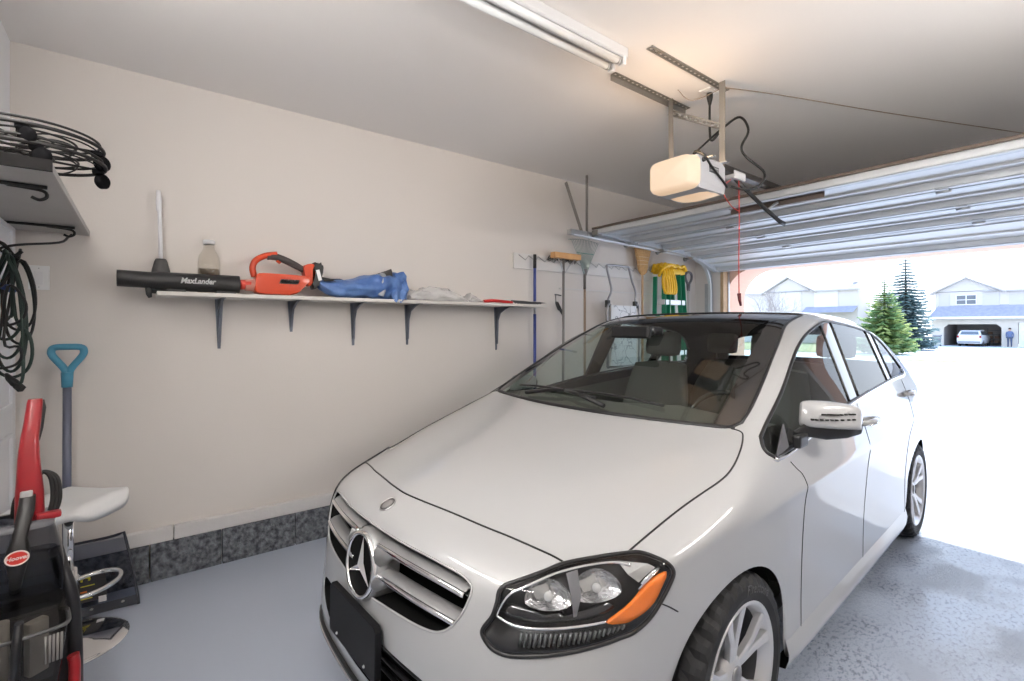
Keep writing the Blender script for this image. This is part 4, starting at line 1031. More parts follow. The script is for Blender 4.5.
# large clear jug
jg = thing('glass_jug', 'clear glass jug with a white cap on the shelf', 'jug', (WX+.075, .315, TOP))
jx = WX+.075
JG = mat('jug_glass', (.93, .92, .90), .03, trans=1., ior=1.25)
w = MB(); prof = [(.001, .004), (.054, .0), (.058, .01), (.058, .19), (.053, .225), (.034, .262), (.029, .27), (.029, .30)]
w.lathe(prof+[(.026, .30), (.026, .27), (.032, .258), (.050, .223), (.055, .19), (.055, .012), (.001, .007)], 32, Matrix.Translation((jx, .315, TOP))); w.build('jug_body', glass('jug_pane', (.97, .965, .95), 1.35), jg)
w = MB(); w.lathe([(.001, .325), (.026, .322), (.031, .318), (.031, .298), (.028, .298)], 28, Matrix.Translation((jx, .315, TOP))); w.build('cap', WHITE, jg)
w = MB(); w.lathe([(.001, .010), (.0535, .012), (.0535, .150), (.001, .150)], 32, Matrix.Translation((jx, .315, TOP))); w.build('liquid', glass('amber_water', (.93, .89, .81), 1.33), jg)
# crumpled blue nylon bundle
rnd = random.Random(5)
def wob(y, a, s): return math.sin(y*23.1+a*2.7+s)*.5+math.sin(y*51.7-a*4.1+s*2.3)*.3+math.sin(a*7+y*11+s)*.3
BLUE = mat('blue_nylon', (.05, .12, .34), .42, var=(14, .8, (.13, .24, .50)), bump=(35, .35))
bb = thing('blue_bag', 'crumpled blue nylon bag folded on the shelf beside the orange blower', 'bag', (WX+.15, 1.2, TOP))
w = MB(); rows = []; secs = [(.905, .02, .030, 1.735, 0), (.93, .035, .045, 1.712, .01), (.98, .05, .075, 1.690, .01), (1.04, .06, .095, 1.685, .01), (1.12, .065, .11, 1.690, .015), (1.20, .075, .12, 1.700, .02), (1.28, .085, .12, 1.712, .02), (1.34, .088, .12, 1.716, .02), (1.39, .095, .11, 1.722, .02), (1.44, .092, .10, 1.722, .025), (1.485, .078, .08, 1.72, .02), (1.50, .03, .04, 1.72, 0)]
ys = []
for (a, b) in zip(secs, secs[1:]):
    for k in range(4): ys.append(tuple(lerp(p, q, k/4) for p, q in zip(a, b)))
ys.append(secs[-1])
for y, hz, hx, zc, wv in ys:
    ring = []
    for i in range(28):
        a = 2*PI*i/28; k = 1+.16*wob(y, a, 1)
        z = zc+hz*math.sin(a)*k; z = max(z, TOP+.002)
        ring.append((WX+.155+hx*math.cos(a)*k, y+.008*wob(y, a, 3), z))
    rows.append(ring)
v_ = w.grid(rows, closed=True); w.bm.faces.new(v_[0]); w.bm.faces.new(v_[-1]); w.build('bag_body', BLUE, bb)
w = MB(); rows = []
for j in range(8):
    u = j/7; rows.append([(WX+.21+.075*u+.02*math.sin(k*1.9+j), 1.385+.115*k/6+.01*math.sin(j*2+k), 1.80-.185*u-.02*math.sin(k*2.3+1)*u+.03*(k/6)*(1-u)) for k in range(7)])
w.grid(rows); w.build('bag_flap', BLUE, bb)
w = MB(); w.tube(catmull([(WX+.25, 1.30, 1.645), (WX+.262, 1.315, 1.70), (WX+.255, 1.33, 1.755), (WX+.20, 1.335, 1.80)], 5), .011, 8, flat=2.2); w.build('strap', mat('strap_grey', (.38, .40, .43), .6), bb)
BN = mat('black_net', (.014, .014, .016), .7)
w = MB(); w.grid([[(WX+.07+.06*k, 1.31+.07*j-.02*k, 1.80+.026*j-.008*k*k+.01*math.sin(j*3+k)) for k in range(4)] for j in range(3)]); w.grid([[(WX+.08+.05*k, .93+.06*j, 1.757-.006*j+.008*math.sin(j*2+k*2)-(.03 if k == 3 else 0)) for k in range(4)] for j in range(6)]); w.build('net_flap', BN, bb)
# clear plastic bag
pb = MB(); rows = []
for j in range(27):
    u = j/26; y = 1.52+.70*u; env = math.sin(PI*min(1, u*1.25+.08))**.6 if u < .75 else .75*(1-u)/.25*.9+.06
    ring = []
    for i in range(22):
        a = 2*PI*i/22; k = 1+.28*wob(y*1.7, a, 6)
        ring.append((WX+.16+.105*(1-.4*u)*math.cos(a)*k, y+.012*wob(y, a, 2), max(TOP+.001, TOP+.046*env+.060*env*math.sin(a)*k)))
    rows.append(ring)
v_ = pb.grid(rows, closed=True); pb.bm.faces.new(v_[0]); pb.bm.faces.new(v_[-1])
def film():
    m = bpy.data.materials.new('clear_film'); m.use_nodes = True; nt = m.node_tree; b = nt.nodes['Principled BSDF']
    b.inputs['Base Color'].default_value = (.86, .86, .86, 1); b.inputs['Roughness'].default_value = .15; b.inputs['Alpha'].default_value = .5; b.inputs['Coat Weight'].default_value = .5; return m
tag(pb.build('plastic_bag', film()), 'crumpled clear plastic bag on the shelf beside the blue bag', 'plastic bag')
# pruning saw
ps = thing('pruning_saw', 'pruning saw with a red handle and dark toothed blade at the shelf end', 'saw', (SX-.03, 2.5, TOP))
w = MB(); w.tube(catmull([(SX-.05, 2.17, 1.634), (SX-.045, 2.25, 1.642), (SX-.04, 2.36, 1.638), (SX-.035, 2.44, 1.632)], 5), .013, 10, flat=1.3); w.build('handle', mat('saw_red', (.50, .02, .02), .35), ps)
w = MB(); pts = [(2.43, .012), (2.5, .010), (2.60, .004), (2.68, .000), (2.74, .003), (2.82, .012), (2.74, .022), (2.66, .020), (2.56, .024), (2.43, .026)]
n = 22; teeth = [(2.46+.30*i/n, (.007-.010*math.sin(PI*i/n))-(.006 if i % 2 else 0)) for i in range(n+1)]
w.prism([(2.43, .012)]+teeth+[(2.82, .012), (2.74, .020), (2.66, .019), (2.56, .024), (2.43, .026)], .003, frame((SX-.033, 0, 1.626), (0, 1, 0), (0, 0, 1))); w.build('blade', mat('blade_dark', (.06, .06, .062), .4, .6), ps)

# ------------------------------------------------------------------ tool rack with a zigzag wire, and the tools on it
rk = thing('tool_rack', 'white wall board with a zigzag wire holder for tools', 'tool rack', (WX, 3.5, 1.95))
w = MB(); w.box((WX+.012, 3.66, 2.025), (.022, 2.05, .14), bev=.003); w.box((WX+.012, 4.0, 1.80), (.014, 1.6, .012)); w.build('rack_board', mat('rack_paint', (.72, .70, .68), .5), rk)
w = MB(); zz = []
for i in range(34): zz.append((WX+.055 if i % 2 else WX+.03, 2.68+i*.058, 2.032 if i % 2 else 2.078))
w.tube(zz, .0035, 6); w.build('zigzag_wire', mat('wire_grey', (.36, .35, .34), .4, .6), rk)
TX = WX+.085
def floorlen(name, label, cat, y): return thing(name, label, cat, (TX, y, 0))
# blue-handled pole
t = floorlen('mop', 'blue pole mop with a silver collar hanging at the near end of the rack', 'mop', 2.822)
w = MB(); w.cyl((TX, 2.822, .12), (TX, 2.822, 1.545), .0135, seg=14); w.cyl((TX, 2.822, 1.66), (TX, 2.822, 1.99), .0135, seg=14); w.build('pole', mat('pole_blue', (.05, .075, .28), .35), t)
w = MB(); w.cyl((TX, 2.822, 1.54), (TX, 2.822, 1.665), .011, seg=14); w.build('collar', SATIN, t)
w = MB(); w.cyl((TX, 2.822, 1.96), (TX, 2.822, 2.085), .0155, r2=.0145, seg=14); w.build('grip', mat('grip_black', (.02, .02, .022), .6), t)
w = MB(); w.box((TX+.01, 2.822, .10), (.10, .26, .05), bev=.015)
for i in range(14): w.tube([(TX+.01, 2.70+i*.0187, .085), (TX+.03*math.sin(i), 2.70+i*.0187, .012)], .008, 6)
w.build('mop_head', mat('mop_grey', (.45, .45, .46), .9), t)
# push broom, head up
t = floorlen('push_broom', 'push broom hung head-up with a bare wooden block', 'broom', 3.16)
w = MB(); w.box((TX+.02, 3.192, 2.098), (.065, .345, .055), bev=.008); w.build('broom_block', mat('pine_block', (.60, .33, .13), .5, var=(12, .5, (.48, .25, .10))), t)
w = MB()
for i in range(34):
    for j in range(3): w.tube([(TX-.012-.010*j, 3.03+i*.0105, 2.080+.012*j), (TX-.058+.004*math.sin(i*3), 3.025+i*.0108, 2.055+.012*j-.01*math.sin(i+j))], .0022, 4)
w.build('bristles', mat('bristle_dark', (.035, .045, .035), .8), t)
w = MB(); w.cyl((TX+.008, 3.16, .02), (TX+.02, 3.16, 2.075), .0125, seg=12); w.build('handle', mat('handle_grey', (.20, .19, .18), .4), t)
w = MB(); w.tube([(TX+.02, 3.165, 1.93), (TX+.03, 3.24, 2.02), (TX+.03, 3.30, 2.072)], .007, 8); w.tube([(TX+.02, 3.155, 1.95), (TX+.03, 3.11, 2.03), (TX+.03, 3.08, 2.072)], .006, 8); w.build('brace', SATIN, t)
# little hooked sickle hung beside it
t = thing('hand_sickle', 'small dark hooked hand tool hung on the wall behind the push broom handle', 'sickle', (TX-.03, 3.155, 1.55))
w = MB(); w.tube(catmull([(TX-.03, 3.095, 1.735), (TX-.03, 3.135, 1.733), (TX-.03, 3.175, 1.728)], 3), .006, 6); w.tube(catmull([(TX-.03, 3.105, 1.735), (TX-.03, 3.110, 1.66), (TX-.03, 3.140, 1.60), (TX-.03, 3.195, 1.575)], 5), [.006]*5+[.012]*5+[.016]*6, 8, flat=.5); w.build('blade', mat('blade_dark'), t)
w = MB(); w.tube([(TX-.03, 3.125, 1.665), (TX-.03, 3.175, 1.58), (TX-.03, 3.205, 1.54)], [.010, .014, .012], 10); w.build('grip', mat('grip_black'), t)
# leaf rake, head up
t = floorlen('leaf_rake', 'leaf rake hung head-up with fanned metal tines', 'rake', 3.46)
w = MB(); w.cyl((TX, 3.465, .05), (TX, 3.465, 1.90), .0125, seg=12); w.build('handle', mat('handle_brown', (.33, .24, .17), .5), t)
w = MB(); w.tube([(TX, 3.465, 1.80), (TX, 3.465, 1.93), (TX, 3.465, 1.97)], [.0145, .0145, .012], 12); w.grid([[(TX+.004, 3.465-.018, 1.93), (TX+.014, 3.465, 1.93), (TX+.004, 3.465+.018, 1.93)], [(TX+.004, 3.465-.045, 2.00), (TX+.014, 3.465, 2.00), (TX+.004, 3.465+.045, 2.00)]]); w.build('ferrule', mat('ferrule_dark', (.12, .11, .10), .45, .6), t)
w = MB()
for i in range(17):
    u = (i-8)/8; w.tube([(TX+.006, 3.465+.02*u, 1.95), (TX+.008, 3.465+.09*u, 2.10), (TX+.006, 3.465+.185*u, 2.285-.02*u*u), (TX-.03, 3.465+.195*u, 2.295-.02*u*u)], .0032, 6)
w.build('tines', mat('tine_green', (.30, .34, .31), .4, .5), t)
w = MB(); w.tube([(TX+.010, 3.465+.118*(i-6)/6, 2.15) for i in range(13)], .004, 6); w.build('spreader', mat('spreader_green', (.10, .25, .20), .45), t)
# folded lawn chair
t = thing('folding_chair', 'folded tubular lawn chair with white webbing hung on the rack', 'chair', (TX, 3.98, 1.2))
GT = mat('tube_grey', (.30, .30, .31), .35, .7)
L_ = [(TX+.01, 3.80, 1.00), (TX+.01, 3.775, 1.45), (TX+.01, 3.775, 1.66), (TX+.02, 3.83, 1.80), (TX+.02, 3.80, 1.92), (TX+.02, 3.765, 2.03), (TX+.02, 3.79, 2.062), (TX+.02, 3.98, 2.066), (TX+.02, 4.09, 2.064), (TX+.02, 4.115, 2.035), (TX+.02, 4.16, 1.92), (TX+.02, 4.22, 1.80), (TX+.01, 4.215, 1.66), (TX+.01, 4.20, 1.40), (TX+.01, 4.19, 1.0)]
w = MB(); w.tube(catmull(L_, 5), .011, 10); w.build('back_frame', GT, t)
for y in (3.775, 4.215): w = MB(); w.box((TX+.02, y, 1.665), (.035, .05, .075), bev=.008); w.build('hinge', mat('hinge_black', (.02, .02, .02), .5), t)
w = MB(); w.tube(catmull([(TX+.05, 3.74, 1.02), (TX+.05, 3.74, 1.60), (TX+.05, 3.79, 1.655)], 5), .010, 8); w.tube(catmull([(TX+.05, 4.24, 1.02), (TX+.05, 4.24, 1.60), (TX+.05, 4.20, 1.655)], 5), .010, 8); w.tube([(TX+.05, 3.74, 1.02), (TX+.05, 4.24, 1.02)], .010, 8); w.build('seat_frame', GT, t)
def scribble():
    m = mat('webbing_white', (.74, .75, .76), .6); nt = m.node_tree; b = nt.nodes['Principled BSDF']
    tc = nt.nodes.new('ShaderNodeTexCoord'); v = nt.nodes.new('ShaderNodeTexVoronoi'); v.feature = 'DISTANCE_TO_EDGE'; v.inputs['Scale'].default_value = 9
    n = nt.nodes.new('ShaderNodeTexNoise'); n.inputs['Scale'].default_value = 6; mx = nt.nodes.new('ShaderNodeMix'); mx.data_type = 'RGBA'; mx.inputs['Factor'].default_value = .25
    nt.links.new(tc.outputs['Object'], n.inputs[0]); nt.links.new(tc.outputs['Object'], mx.inputs['A']); nt.links.new(n.outputs['Color'], mx.inputs['B']); nt.links.new(mx.outputs['Result'], v.inputs['Vector'])
    r = nt.nodes.new('ShaderNodeValToRGB'); r.color_ramp.elements[0].color = (.16, .18, .20, 1); r.color_ramp.elements[0].position = .0; r.color_ramp.elements[1].color = (.74, .75, .76, 1); r.color_ramp.elements[1].position = .045
    nt.links.new(v.outputs['Distance'], r.inputs[0]); nt.links.new(r.outputs[0], b.inputs['Base Color']); return m
w = MB(); w.grid([[(TX+.045+.006*math.sin(k*1.1), 3.80+.40*k/8, z) for k in range(9)] for z in (1.03, 1.2, 1.4, 1.57, 1.635, 1.65)]); w.build('seat_fabric', scribble(), t)
# corn broom, head up
t = floorlen('corn_broom', 'straw broom hung head-up with a pale wooden handle', 'broom', 4.37)
w = MB(); w.cyl((TX, 4.365, .05), (TX, 4.365, 2.06), .0125, seg=12); w.build('handle', mat('handle_pine', (.60, .40, .24), .45), t)
w = MB(); rows = []
for z, wy, wx in ((2.00, .02, .02), (2.03, .055, .03), (2.08, .075, .032), (2.14, .085, .032), (2.22, .115, .032), (2.285, .135, .03)):
    rows.append([(TX+wx*math.sin(2*PI*i/40)*(1+.1*(i % 2)), 4.37+wy*math.cos(2*PI*i/40)*(1+.04*((i*7) % 3)), z+(.012*((i*5) % 3-1) if z > 2.25 else 0)) for i in range(40)])
v_ = w.grid(rows, closed=True, smooth=False); w.bm.faces.new(v_[-1]); w.build('straw_head', mat('straw', (.60, .37, .17), .85, var=(60, .7, (.45, .26, .11)), bump=(80, .5)), t)
w = MB()
for z, wy in ((2.11, .083), (2.15, .090), (2.19, .103)): w.tube([(TX+.034*math.sin(2*PI*i/24), 4.37+wy*math.cos(2*PI*i/24), z) for i in range(24)], .003, 6, closed=True)
w.build('binding', mat('twine', (.70, .55, .38), .8), t)
# green stepladder with yellow hose looped over it
lx = WX+.13
t = thing('stepladder', 'folded green stepladder leaning on the wall beside the doorway', 'stepladder', (lx, 4.84, 0))
GRN = mat('ladder_green', (.012, .22, .115), .4)
LA, LB = 4.60, 4.99
for y0_, y1_ in ((LA-.06, LA+.07), (LB+.04, LB-.05)):
    w = MB(); a, b = Vector((lx+.10, y0_, .02)), Vector((lx+.02, y1_, 2.03)); d = (b-a).normalized()
    Fr = frame(a, d, (0, 1, 0)); ln = (b-a).length
    w.box((ln/2, 0, 0), (ln, .085, .006), M=Fr); w.box((ln/2, .041, -.026), (ln, .005, .055), M=Fr); w.box((ln/2, -.041, -.026), (ln, .005, .055), M=Fr); w.build('front_rail', GRN, t)
for y0_, y1_ in ((LA-.05, LA+.05), (LB+.05, LB-.02)):
    w = MB(); a, b = Vector((lx-.05, y0_, .02)), Vector((lx-.085, y1_, 2.0)); d = (b-a).normalized(); Fr = frame(a, d, (1, 0, 0)); ln = (b-a).length
    w.box((ln/2, 0, 0), (ln, .05, .02), M=Fr, bev=.003); w.build('rear_rail', GRN, t)
ALU = mat('step_aluminium', (.66, .67, .68), .35, .5)
for i in range(6):
    z = .28+i*.285; k = z/2.03; w = MB(); w.box((lx+.10-.08*k, (LA+LB)/2, z), (.09, (LB-LA)-.0-.10*k+.10, .055), bev=.005); w.build('step', ALU, t)
w = MB(); w.box((lx+.062, LA+.035, 1.86), (.004, .07, .12)); w.build('warning_label', mat('label_pale', (.62, .55, .52), .5), t)
w = MB(); w.box((lx-.01, (LA+LB)/2+.01, 2.055), (.16, .40, .06), bev=.012); w.build('top_cap', mat('cap_yellow', (.75, .45, .02), .45), t)
YEL = mat('hose_yellow', (.80, .47, .015), .4)
h = MB()
for j in range(4):
    pts = []
    for i in range(15):
        u = i/14; y = LA-.05+(LB-LA+.06)*u; z = 2.112+.017*j*(j < 2)+.012*math.sin(i*1.7+j*2)-(.07 if i == 0 else .03 if i == 14 else 0)
        pts.append((lx-.05+.045*j, y, z))
    h.tube(catmull(pts, 3), .017, 10)
h.tube(catmull([(lx+.09, LA+.16, 2.12), (lx+.10, LA+.02, 2.11), (lx+.09, LA-.07, 2.05), (lx+.06, LA-.085, 1.98)], 5), .017, 10)
for j in range(5):
    y = LA-.055+.042*j; h.tube(catmull([(lx+.05, y, 2.10), (lx+.105, y+.01*math.sin(j), 2.04), (lx+.10, y-.012, 1.93), (lx+.10, y+.014*math.cos(j*2), 1.84), (lx+.115, y+.02, 1.80), (lx+.12, y+.035, 1.84), (lx+.11, y+.03, 1.95), (lx+.06, y+.03, 2.10)], 5), .016, 8)
tag(h.build('garden_hose', YEL), 'yellow hose looped over the top of the green stepladder', 'hose')
# D-handle spade
t = floorlen('spade', 'spade with a grey D-shaped grip standing beside the green stepladder', 'spade', 5.22)
ux = WX+.10
w = MB(); w.tube(catmull([(ux, 5.20, 1.95), (ux, 5.165, 2.00), (ux, 5.16, 2.05), (ux, 5.20, 2.08), (ux, 5.26, 2.08), (ux, 5.29, 2.05), (ux, 5.285, 2.0), (ux, 5.245, 1.95)], 5), .015, 10); w.tube([(ux, 5.222, 1.96), (ux, 5.222, 1.86)], [.026, .018], 12); w.build('grip', mat('grip_grey2', (.13, .12, .13), .5), t)
w = MB(); w.cyl((ux, 5.222, .45), (ux, 5.222, 1.87), .0145, seg=12); w.build('shaft', mat('shaft_pale', (.60, .56, .53), .5), t)
w = MB(); w.grid([[(ux+.02*(1-abs(k)), 5.222+.11*k*(1 if z > .12 else .75 if z > .05 else .2), z) for k in (-1, -.5, 0, .5, 1)] for z in (.48, .40, .2, .1, .02)]); w.build('blade', mat('blade_dark'), t)
# ------------------------------------------------------------------ light switch
sw = thing('light_switch', 'white light switch plate on the left wall near the corner', 'light switch', (WX, -.418, 1.685))
w = MB(); w.box((WX+.004, -.418, 1.685), (.008, .080, .124), bev=.003); pl_ = w.build('wall_plate', mat('plate_white', (.84, .84, .84), .35), sw)
w = MB(); w.box((WX+.010, -.418, 1.685), (.006, .033, .066), bev=.002); w.build('rocker', mat('rocker_white', (.80, .80, .81), .3), sw)
for dz in (-.048, .048): w = MB(); w.sphere((WX+.0085, -.418, 1.685+dz), .003, u=8, v=5); w.build('screw', SATIN, pl_)
# ------------------------------------------------------------------ board shelf on the end wall with wire brackets
s2 = thing('corner_shelf', 'grey board shelf high on the end wall with black wire brackets beneath', 'shelf', (-2.75, Y0, 1.90))
GB = mat('shelf_laminate', (.40, .385, .37), .45, var=(7, .4, (.34, .325, .31)))
w = MB(); w.box((-2.754, (Y0-.222)/2, 1.933), (1.366, Y0*-1-.222, .026), bev=.002); bd = w.build('shelf_board', GB, s2)
w = MB(); w.box((-2.068, (Y0-.222)/2, 1.936), (.012, .302, .036)); w.build('edge_band', mat('edge_dark', (.008, .007, .007), .7, spec=.2), bd)
WB = mat('black_wire', (.012, .012, .012), .4, .3)
for x in (-2.29, -3.15):
    w = MB(); w.tube(catmull([(x, Y0+.006, 1.70), (x, Y0+.006, 1.905), (x, Y0+.03, 1.912), (x, -.30, 1.912), (x, -.258, 1.912)], 4), .0065, 8)
    w.tube(catmull([(x-.022, -.36, 1.912), (x-.022, -.275, 1.905), (x-.022, -.262, 1.885), (x-.022, -.28, 1.872), (x-.022, -.30, 1.880)], 5), .0055, 8); w.tube([(x-.022, -.36, 1.912), (x, -.36, 1.912)], .005, 6); w.build('wire_bracket', WB, s2)
# ------------------------------------------------------------------ wire plant stands with castors, stacked on that shelf
WIRE = mat('stand_wire', (.018, .017, .017), .5, .2); RUBB = mat('castor_rubber', (.006, .006, .007), .85, spec=.1)
def stand(cx, cy, zr, label, rad, ph):
    t = thing('wire_plant_stand', label, 'plant stand', (cx, cy, zr), 0, None)
    w = MB()
    def ring(r, z, th): w.tube([(cx+r*math.cos(2*PI*i/56), cy+r*math.sin(2*PI*i/56), z) for i in range(56)], th, 8, closed=True)
    ring(rad, zr, .0062); ring(rad*.95, zr+.020, .0042); ring(rad*.62, zr+.004, .0036); ring(rad*.3, zr+.004, .0036); w.build('ring_frame', WIRE, t)
    w = MB()
    for k in range(7):
        a0 = 2*PI*k/7; pts = []
        for i in range(14):
            u = i/13; a = a0+1.9*u; r = rad*(.08+.92*u); pts.append((cx+r*math.cos(a), cy+r*math.sin(a), zr+.004+.012*math.sin(u*PI)))
        w.tube(pts, .0030, 6)
    for k in range(2): a = PI*k/2+ph; w.tube([(cx-rad*math.cos(a), cy-rad*math.sin(a), zr), (cx+rad*math.cos(a), cy+rad*math.sin(a), zr)], .0042, 6)
    w.build('spiral_wire', WIRE, t)
    for k in range(4):
        a = 2*PI*k/4+ph; x, y = cx+rad*.90*math.cos(a), cy+rad*.90*math.sin(a); c = math.cos(a+.7), math.sin(a+.7)
        w = MB(); w.box((x, y, zr-.008), (.034, .034, .018), bev=.004); w.tube(catmull([(x, y, zr-.012), (x+.010*c[0], y+.010*c[1], zr-.022), (x+.020*c[0], y+.020*c[1], zr-.034)], 4), .008, 8); cs = w.build('castor', RUBB, t)
        F_ = frame((x+.018*c[0], y+.018*c[1], zr-.037), (c[0], c[1], 0), (0, 0, 1))
        w = MB(); w.lathe([(.001, -.014), (.020, -.014), (.027, -.007), (.027, .007), (.020, .014), (.001, .014)], 22, F_); w.build('castor_wheel', RUBB, cs)
    return t
stand(-2.30, -.302, 2.011, 'lower of two black wire plant stands stacked on the corner shelf', .198, R(12))
stand(-2.30, -.302, 2.068, 'upper of two black wire plant stands stacked on the corner shelf', .192, R(2))
# ------------------------------------------------------------------ hanging extension cords
CU, CN = Vector((.607, .794, 0)), Vector((.794, -.607, 0))       # a plane square to the corner's diagonal
CO = Vector((-2.93, -.405, 0))
def cp(u, z, d=0.): return CO+CU*u+CN*d+Vector((0, 0, z))
def hook(u, z, d):
    w = MB(); a = cp(u, z, d); w.tube(catmull([(a.x, Y0+.002, z+.05), (a.x, Y0+.05, z+.035), (a.x, a.y+.02, z-.012), (a.x, a.y+.045, z+.01)], 5), .008, 8); w.lathe([(.001, .006), (.03, .006), (.032, 0)], 14, Matrix.Translation((a.x, Y0, z+.05)) @ Matrix.Rotation(-PI/2, 4, 'X'))
    o = w.build('wall_hook', WB); return tag(o, 'black wall hook holding the hanging cords on the end wall', 'hook')
hook(-.07, 1.755, .0)
rc_ = random.Random(11)
def hank(loops, label, m, r, extra=None):
    t = thing('extension_cord', label, 'extension cord', (CO.x, CO.y, 1.2)); w = MB(); pts = []
    for (u0, u1, zt, zb, d) in loops:
        for k in range(10):
            a = PI/2+2*PI*k/10; c = (u0+u1)/2
            pts.append(cp(c+(u1-u0)/2*math.cos(a)*(1 if math.sin(a) < .6 else .55), (zt+zb)/2+(zt-zb)/2*math.sin(a), d+.012*math.sin(a*2)))
    if extra: pts += extra
    w.tube(catmull(pts, 4), r, 8); c = w.build('cord', m, t); return t, c
GRNC = mat('cord_dark_green', (.018, .035, .028), .5)
t, c = hank([(-.13, .01, 1.76, 1.30, .01), (-.12, .025, 1.76, 1.38, .03), (-.135, -.005, 1.75, 1.24, -.015), (-.11, .055, 1.50, 1.22, .02)], 'dark green extension cord hanging in loops with its plug at the bottom', GRNC, .0062,
            [cp(-.02, 1.74, .03), cp(.022, 1.55, .035), cp(.035, 1.32, .035), cp(.022, 1.20, .03), cp(-.02, 1.205, .03)])
w = MB(); w.tube([cp(-.045, 1.235, .03), cp(-.03, 1.217, .03), cp(-.005, 1.195, .03), cp(.008, 1.183, .03)], [.007, .013, .016, .013], 10); w.box(cp(.014, 1.178, .03), (.03, .02, .024), rot=(0, R(40), .9)); w.build('plug', CORD, c)
t, c = hank([(-.12, .02, 1.757, 1.42, -.03), (-.13, .055, 1.62, 1.44, .045), (-.14, .04, 1.40, 1.26, .05), (-.125, .0, 1.755, 1.36, -.045)], 'thin black cord coiled over the same hook, its end looped up to the shelf bracket', CORD, .0055,
            [cp(-.10, 1.765, .0), cp(-.05, 1.79, -.02), Vector((-3.10, -.31, 1.83)), Vector((-3.172, -.285, 1.868)), Vector((-3.18, -.27, 1.885))])
BL2 = mat('blue_tie', (.05, .09, .25), .5)
t = thing('cord_strap', 'small blue strap tied round the hanging cords', 'strap', tuple(cp(-.10, 1.6)))
w = MB(); w.tube([cp(-.10+.03*math.cos(a*PI/8), 1.60+.012*math.sin(a*PI/4), .055*math.sin(a*PI/8)) for a in range(16)], .012, 8, closed=True, flat=.4); w.build('band', BL2, t)
w = MB(); w.box(cp(-.10, 1.60, .058), (.03, .012, .03), rot=(0, 0, -.65), bev=.003); w.build('buckle', BLK, t)
# ------------------------------------------------------------------ snow shovel
sv = thing('snow_shovel', 'snow shovel with a teal D-grip and smoky clear blade leaning in the corner', 'shovel', (-3.27, -.295, 0))
TEAL = mat('teal_plastic', (.06, .25, .37), .4)
sx = -3.30
w = MB(); w.tube(catmull([(sx, -.297, 1.185), (sx, -.283, 1.225), (sx, -.243, 1.285), (sx, -.236, 1.312), (sx, -.248, 1.330), (sx, -.30, 1.333), (sx, -.346, 1.330), (sx, -.358, 1.312), (sx, -.351, 1.285), (sx, -.311, 1.225), (sx, -.30, 1.185)], 5), .0165, 10); w.tube([(sx+.002, -.299, 1.205), (sx+.004, -.299, 1.13)], [.025, .022], 14); w.build('grip', TEAL, sv)
w = MB(); w.tube([(sx+.004, -.299, 1.16), (sx+.05, -.297, .26)], .0175, 14); w.build('shaft', mat('shaft_bluegrey', (.13, .14, .19), .4, .3), sv)
SMK = glass('smoke_plastic', (.50, .52, .58), 1.4, .08)
def bp_(u, v):
    """blade: u -1..1 across, v 0 at the lip .. 1 at the top, scooped"""
    hw = lerp(.248, .185, v**1.3); x = lerp(-3.170, -3.380, v**.9)+.06*(4*v*(1-v))*(-1)*.55; z = .003+.30*v**1.25
    return Vector((x+.012*abs(u)**3*(1 if v > .15 else .3)*2, -.262+hw*u, z+.02*abs(u)**4*v))
w = MB(); w.grid([[bp_(u/8, v/10) for u in range(-8, 9)] for v in range(11)]); bdl = w.build('blade', SMK, sv)
w = MB(); w.tube([bp_(-1, v/10) for v in range(11)]+[bp_(u/8, 1) for u in range(-7, 8)]+[bp_(1, 1-v/10) for v in range(11)], .007, 8); w.build('blade_rim', mat('rim_dark', (.03, .033, .045), .4), bdl)
w = MB(); w.grid([[bp_(u/8, v)+Vector((.003, 0, .004)) for u in range(-8, 9)] for v in (0, .05, .13)]); w.build('wear_strip', mat('strip_dark', (.05, .055, .07), .4), bdl)
for u in (-.75, -.25, .25, .75): w = MB(); w.sphere(bp_(u, .085)+Vector((.006, 0, .005)), .008, u=10, v=6, sc=(1, 1, .6)); w.build('rivet', SATIN, bdl)
def lab(us, vs_, off): return [[bp_(u, v)+Vector((off, 0, off)) for u in us] for v in vs_]
w = MB(); w.grid(lab((-.05, .15, .32, .50), (.20, .32, .44, .56), .004)); lb_ = w.build('paper_label', mat('label_black', (.02, .02, .025), .5), bdl)
LY = mat('label_yellow', (.70, .62, .05), .5); w = MB()
for v0, u0, u1 in ((.415, .06, .30), (.300, .06, .20), (.275, .06, .24), (.250, .06, .26)): w.grid(lab((u0, u1), (v0-.012, v0), .006))
c0 = bp_(.14, .49)+Vector((.007, 0, .007)); w.tube([c0+Vector((.006*math.sin(a*PI/8), .016*math.cos(a*PI/8), .014*math.sin(a*PI/8))) for a in range(16)], .005, 6, closed=True)
w.build('label_print', LY, lb_)
w = MB(); w.grid(lab((.06, .17), (.325, .345), .006)); w.build('label_stripe', mat('label_orange', (.70, .16, .02), .5), lb_)
w = MB(); w.grid(lab((.36, .49), (.155, .235), .006)); w.build('bar_sticker', mat('sticker_white', (.75, .75, .75), .5), bdl)
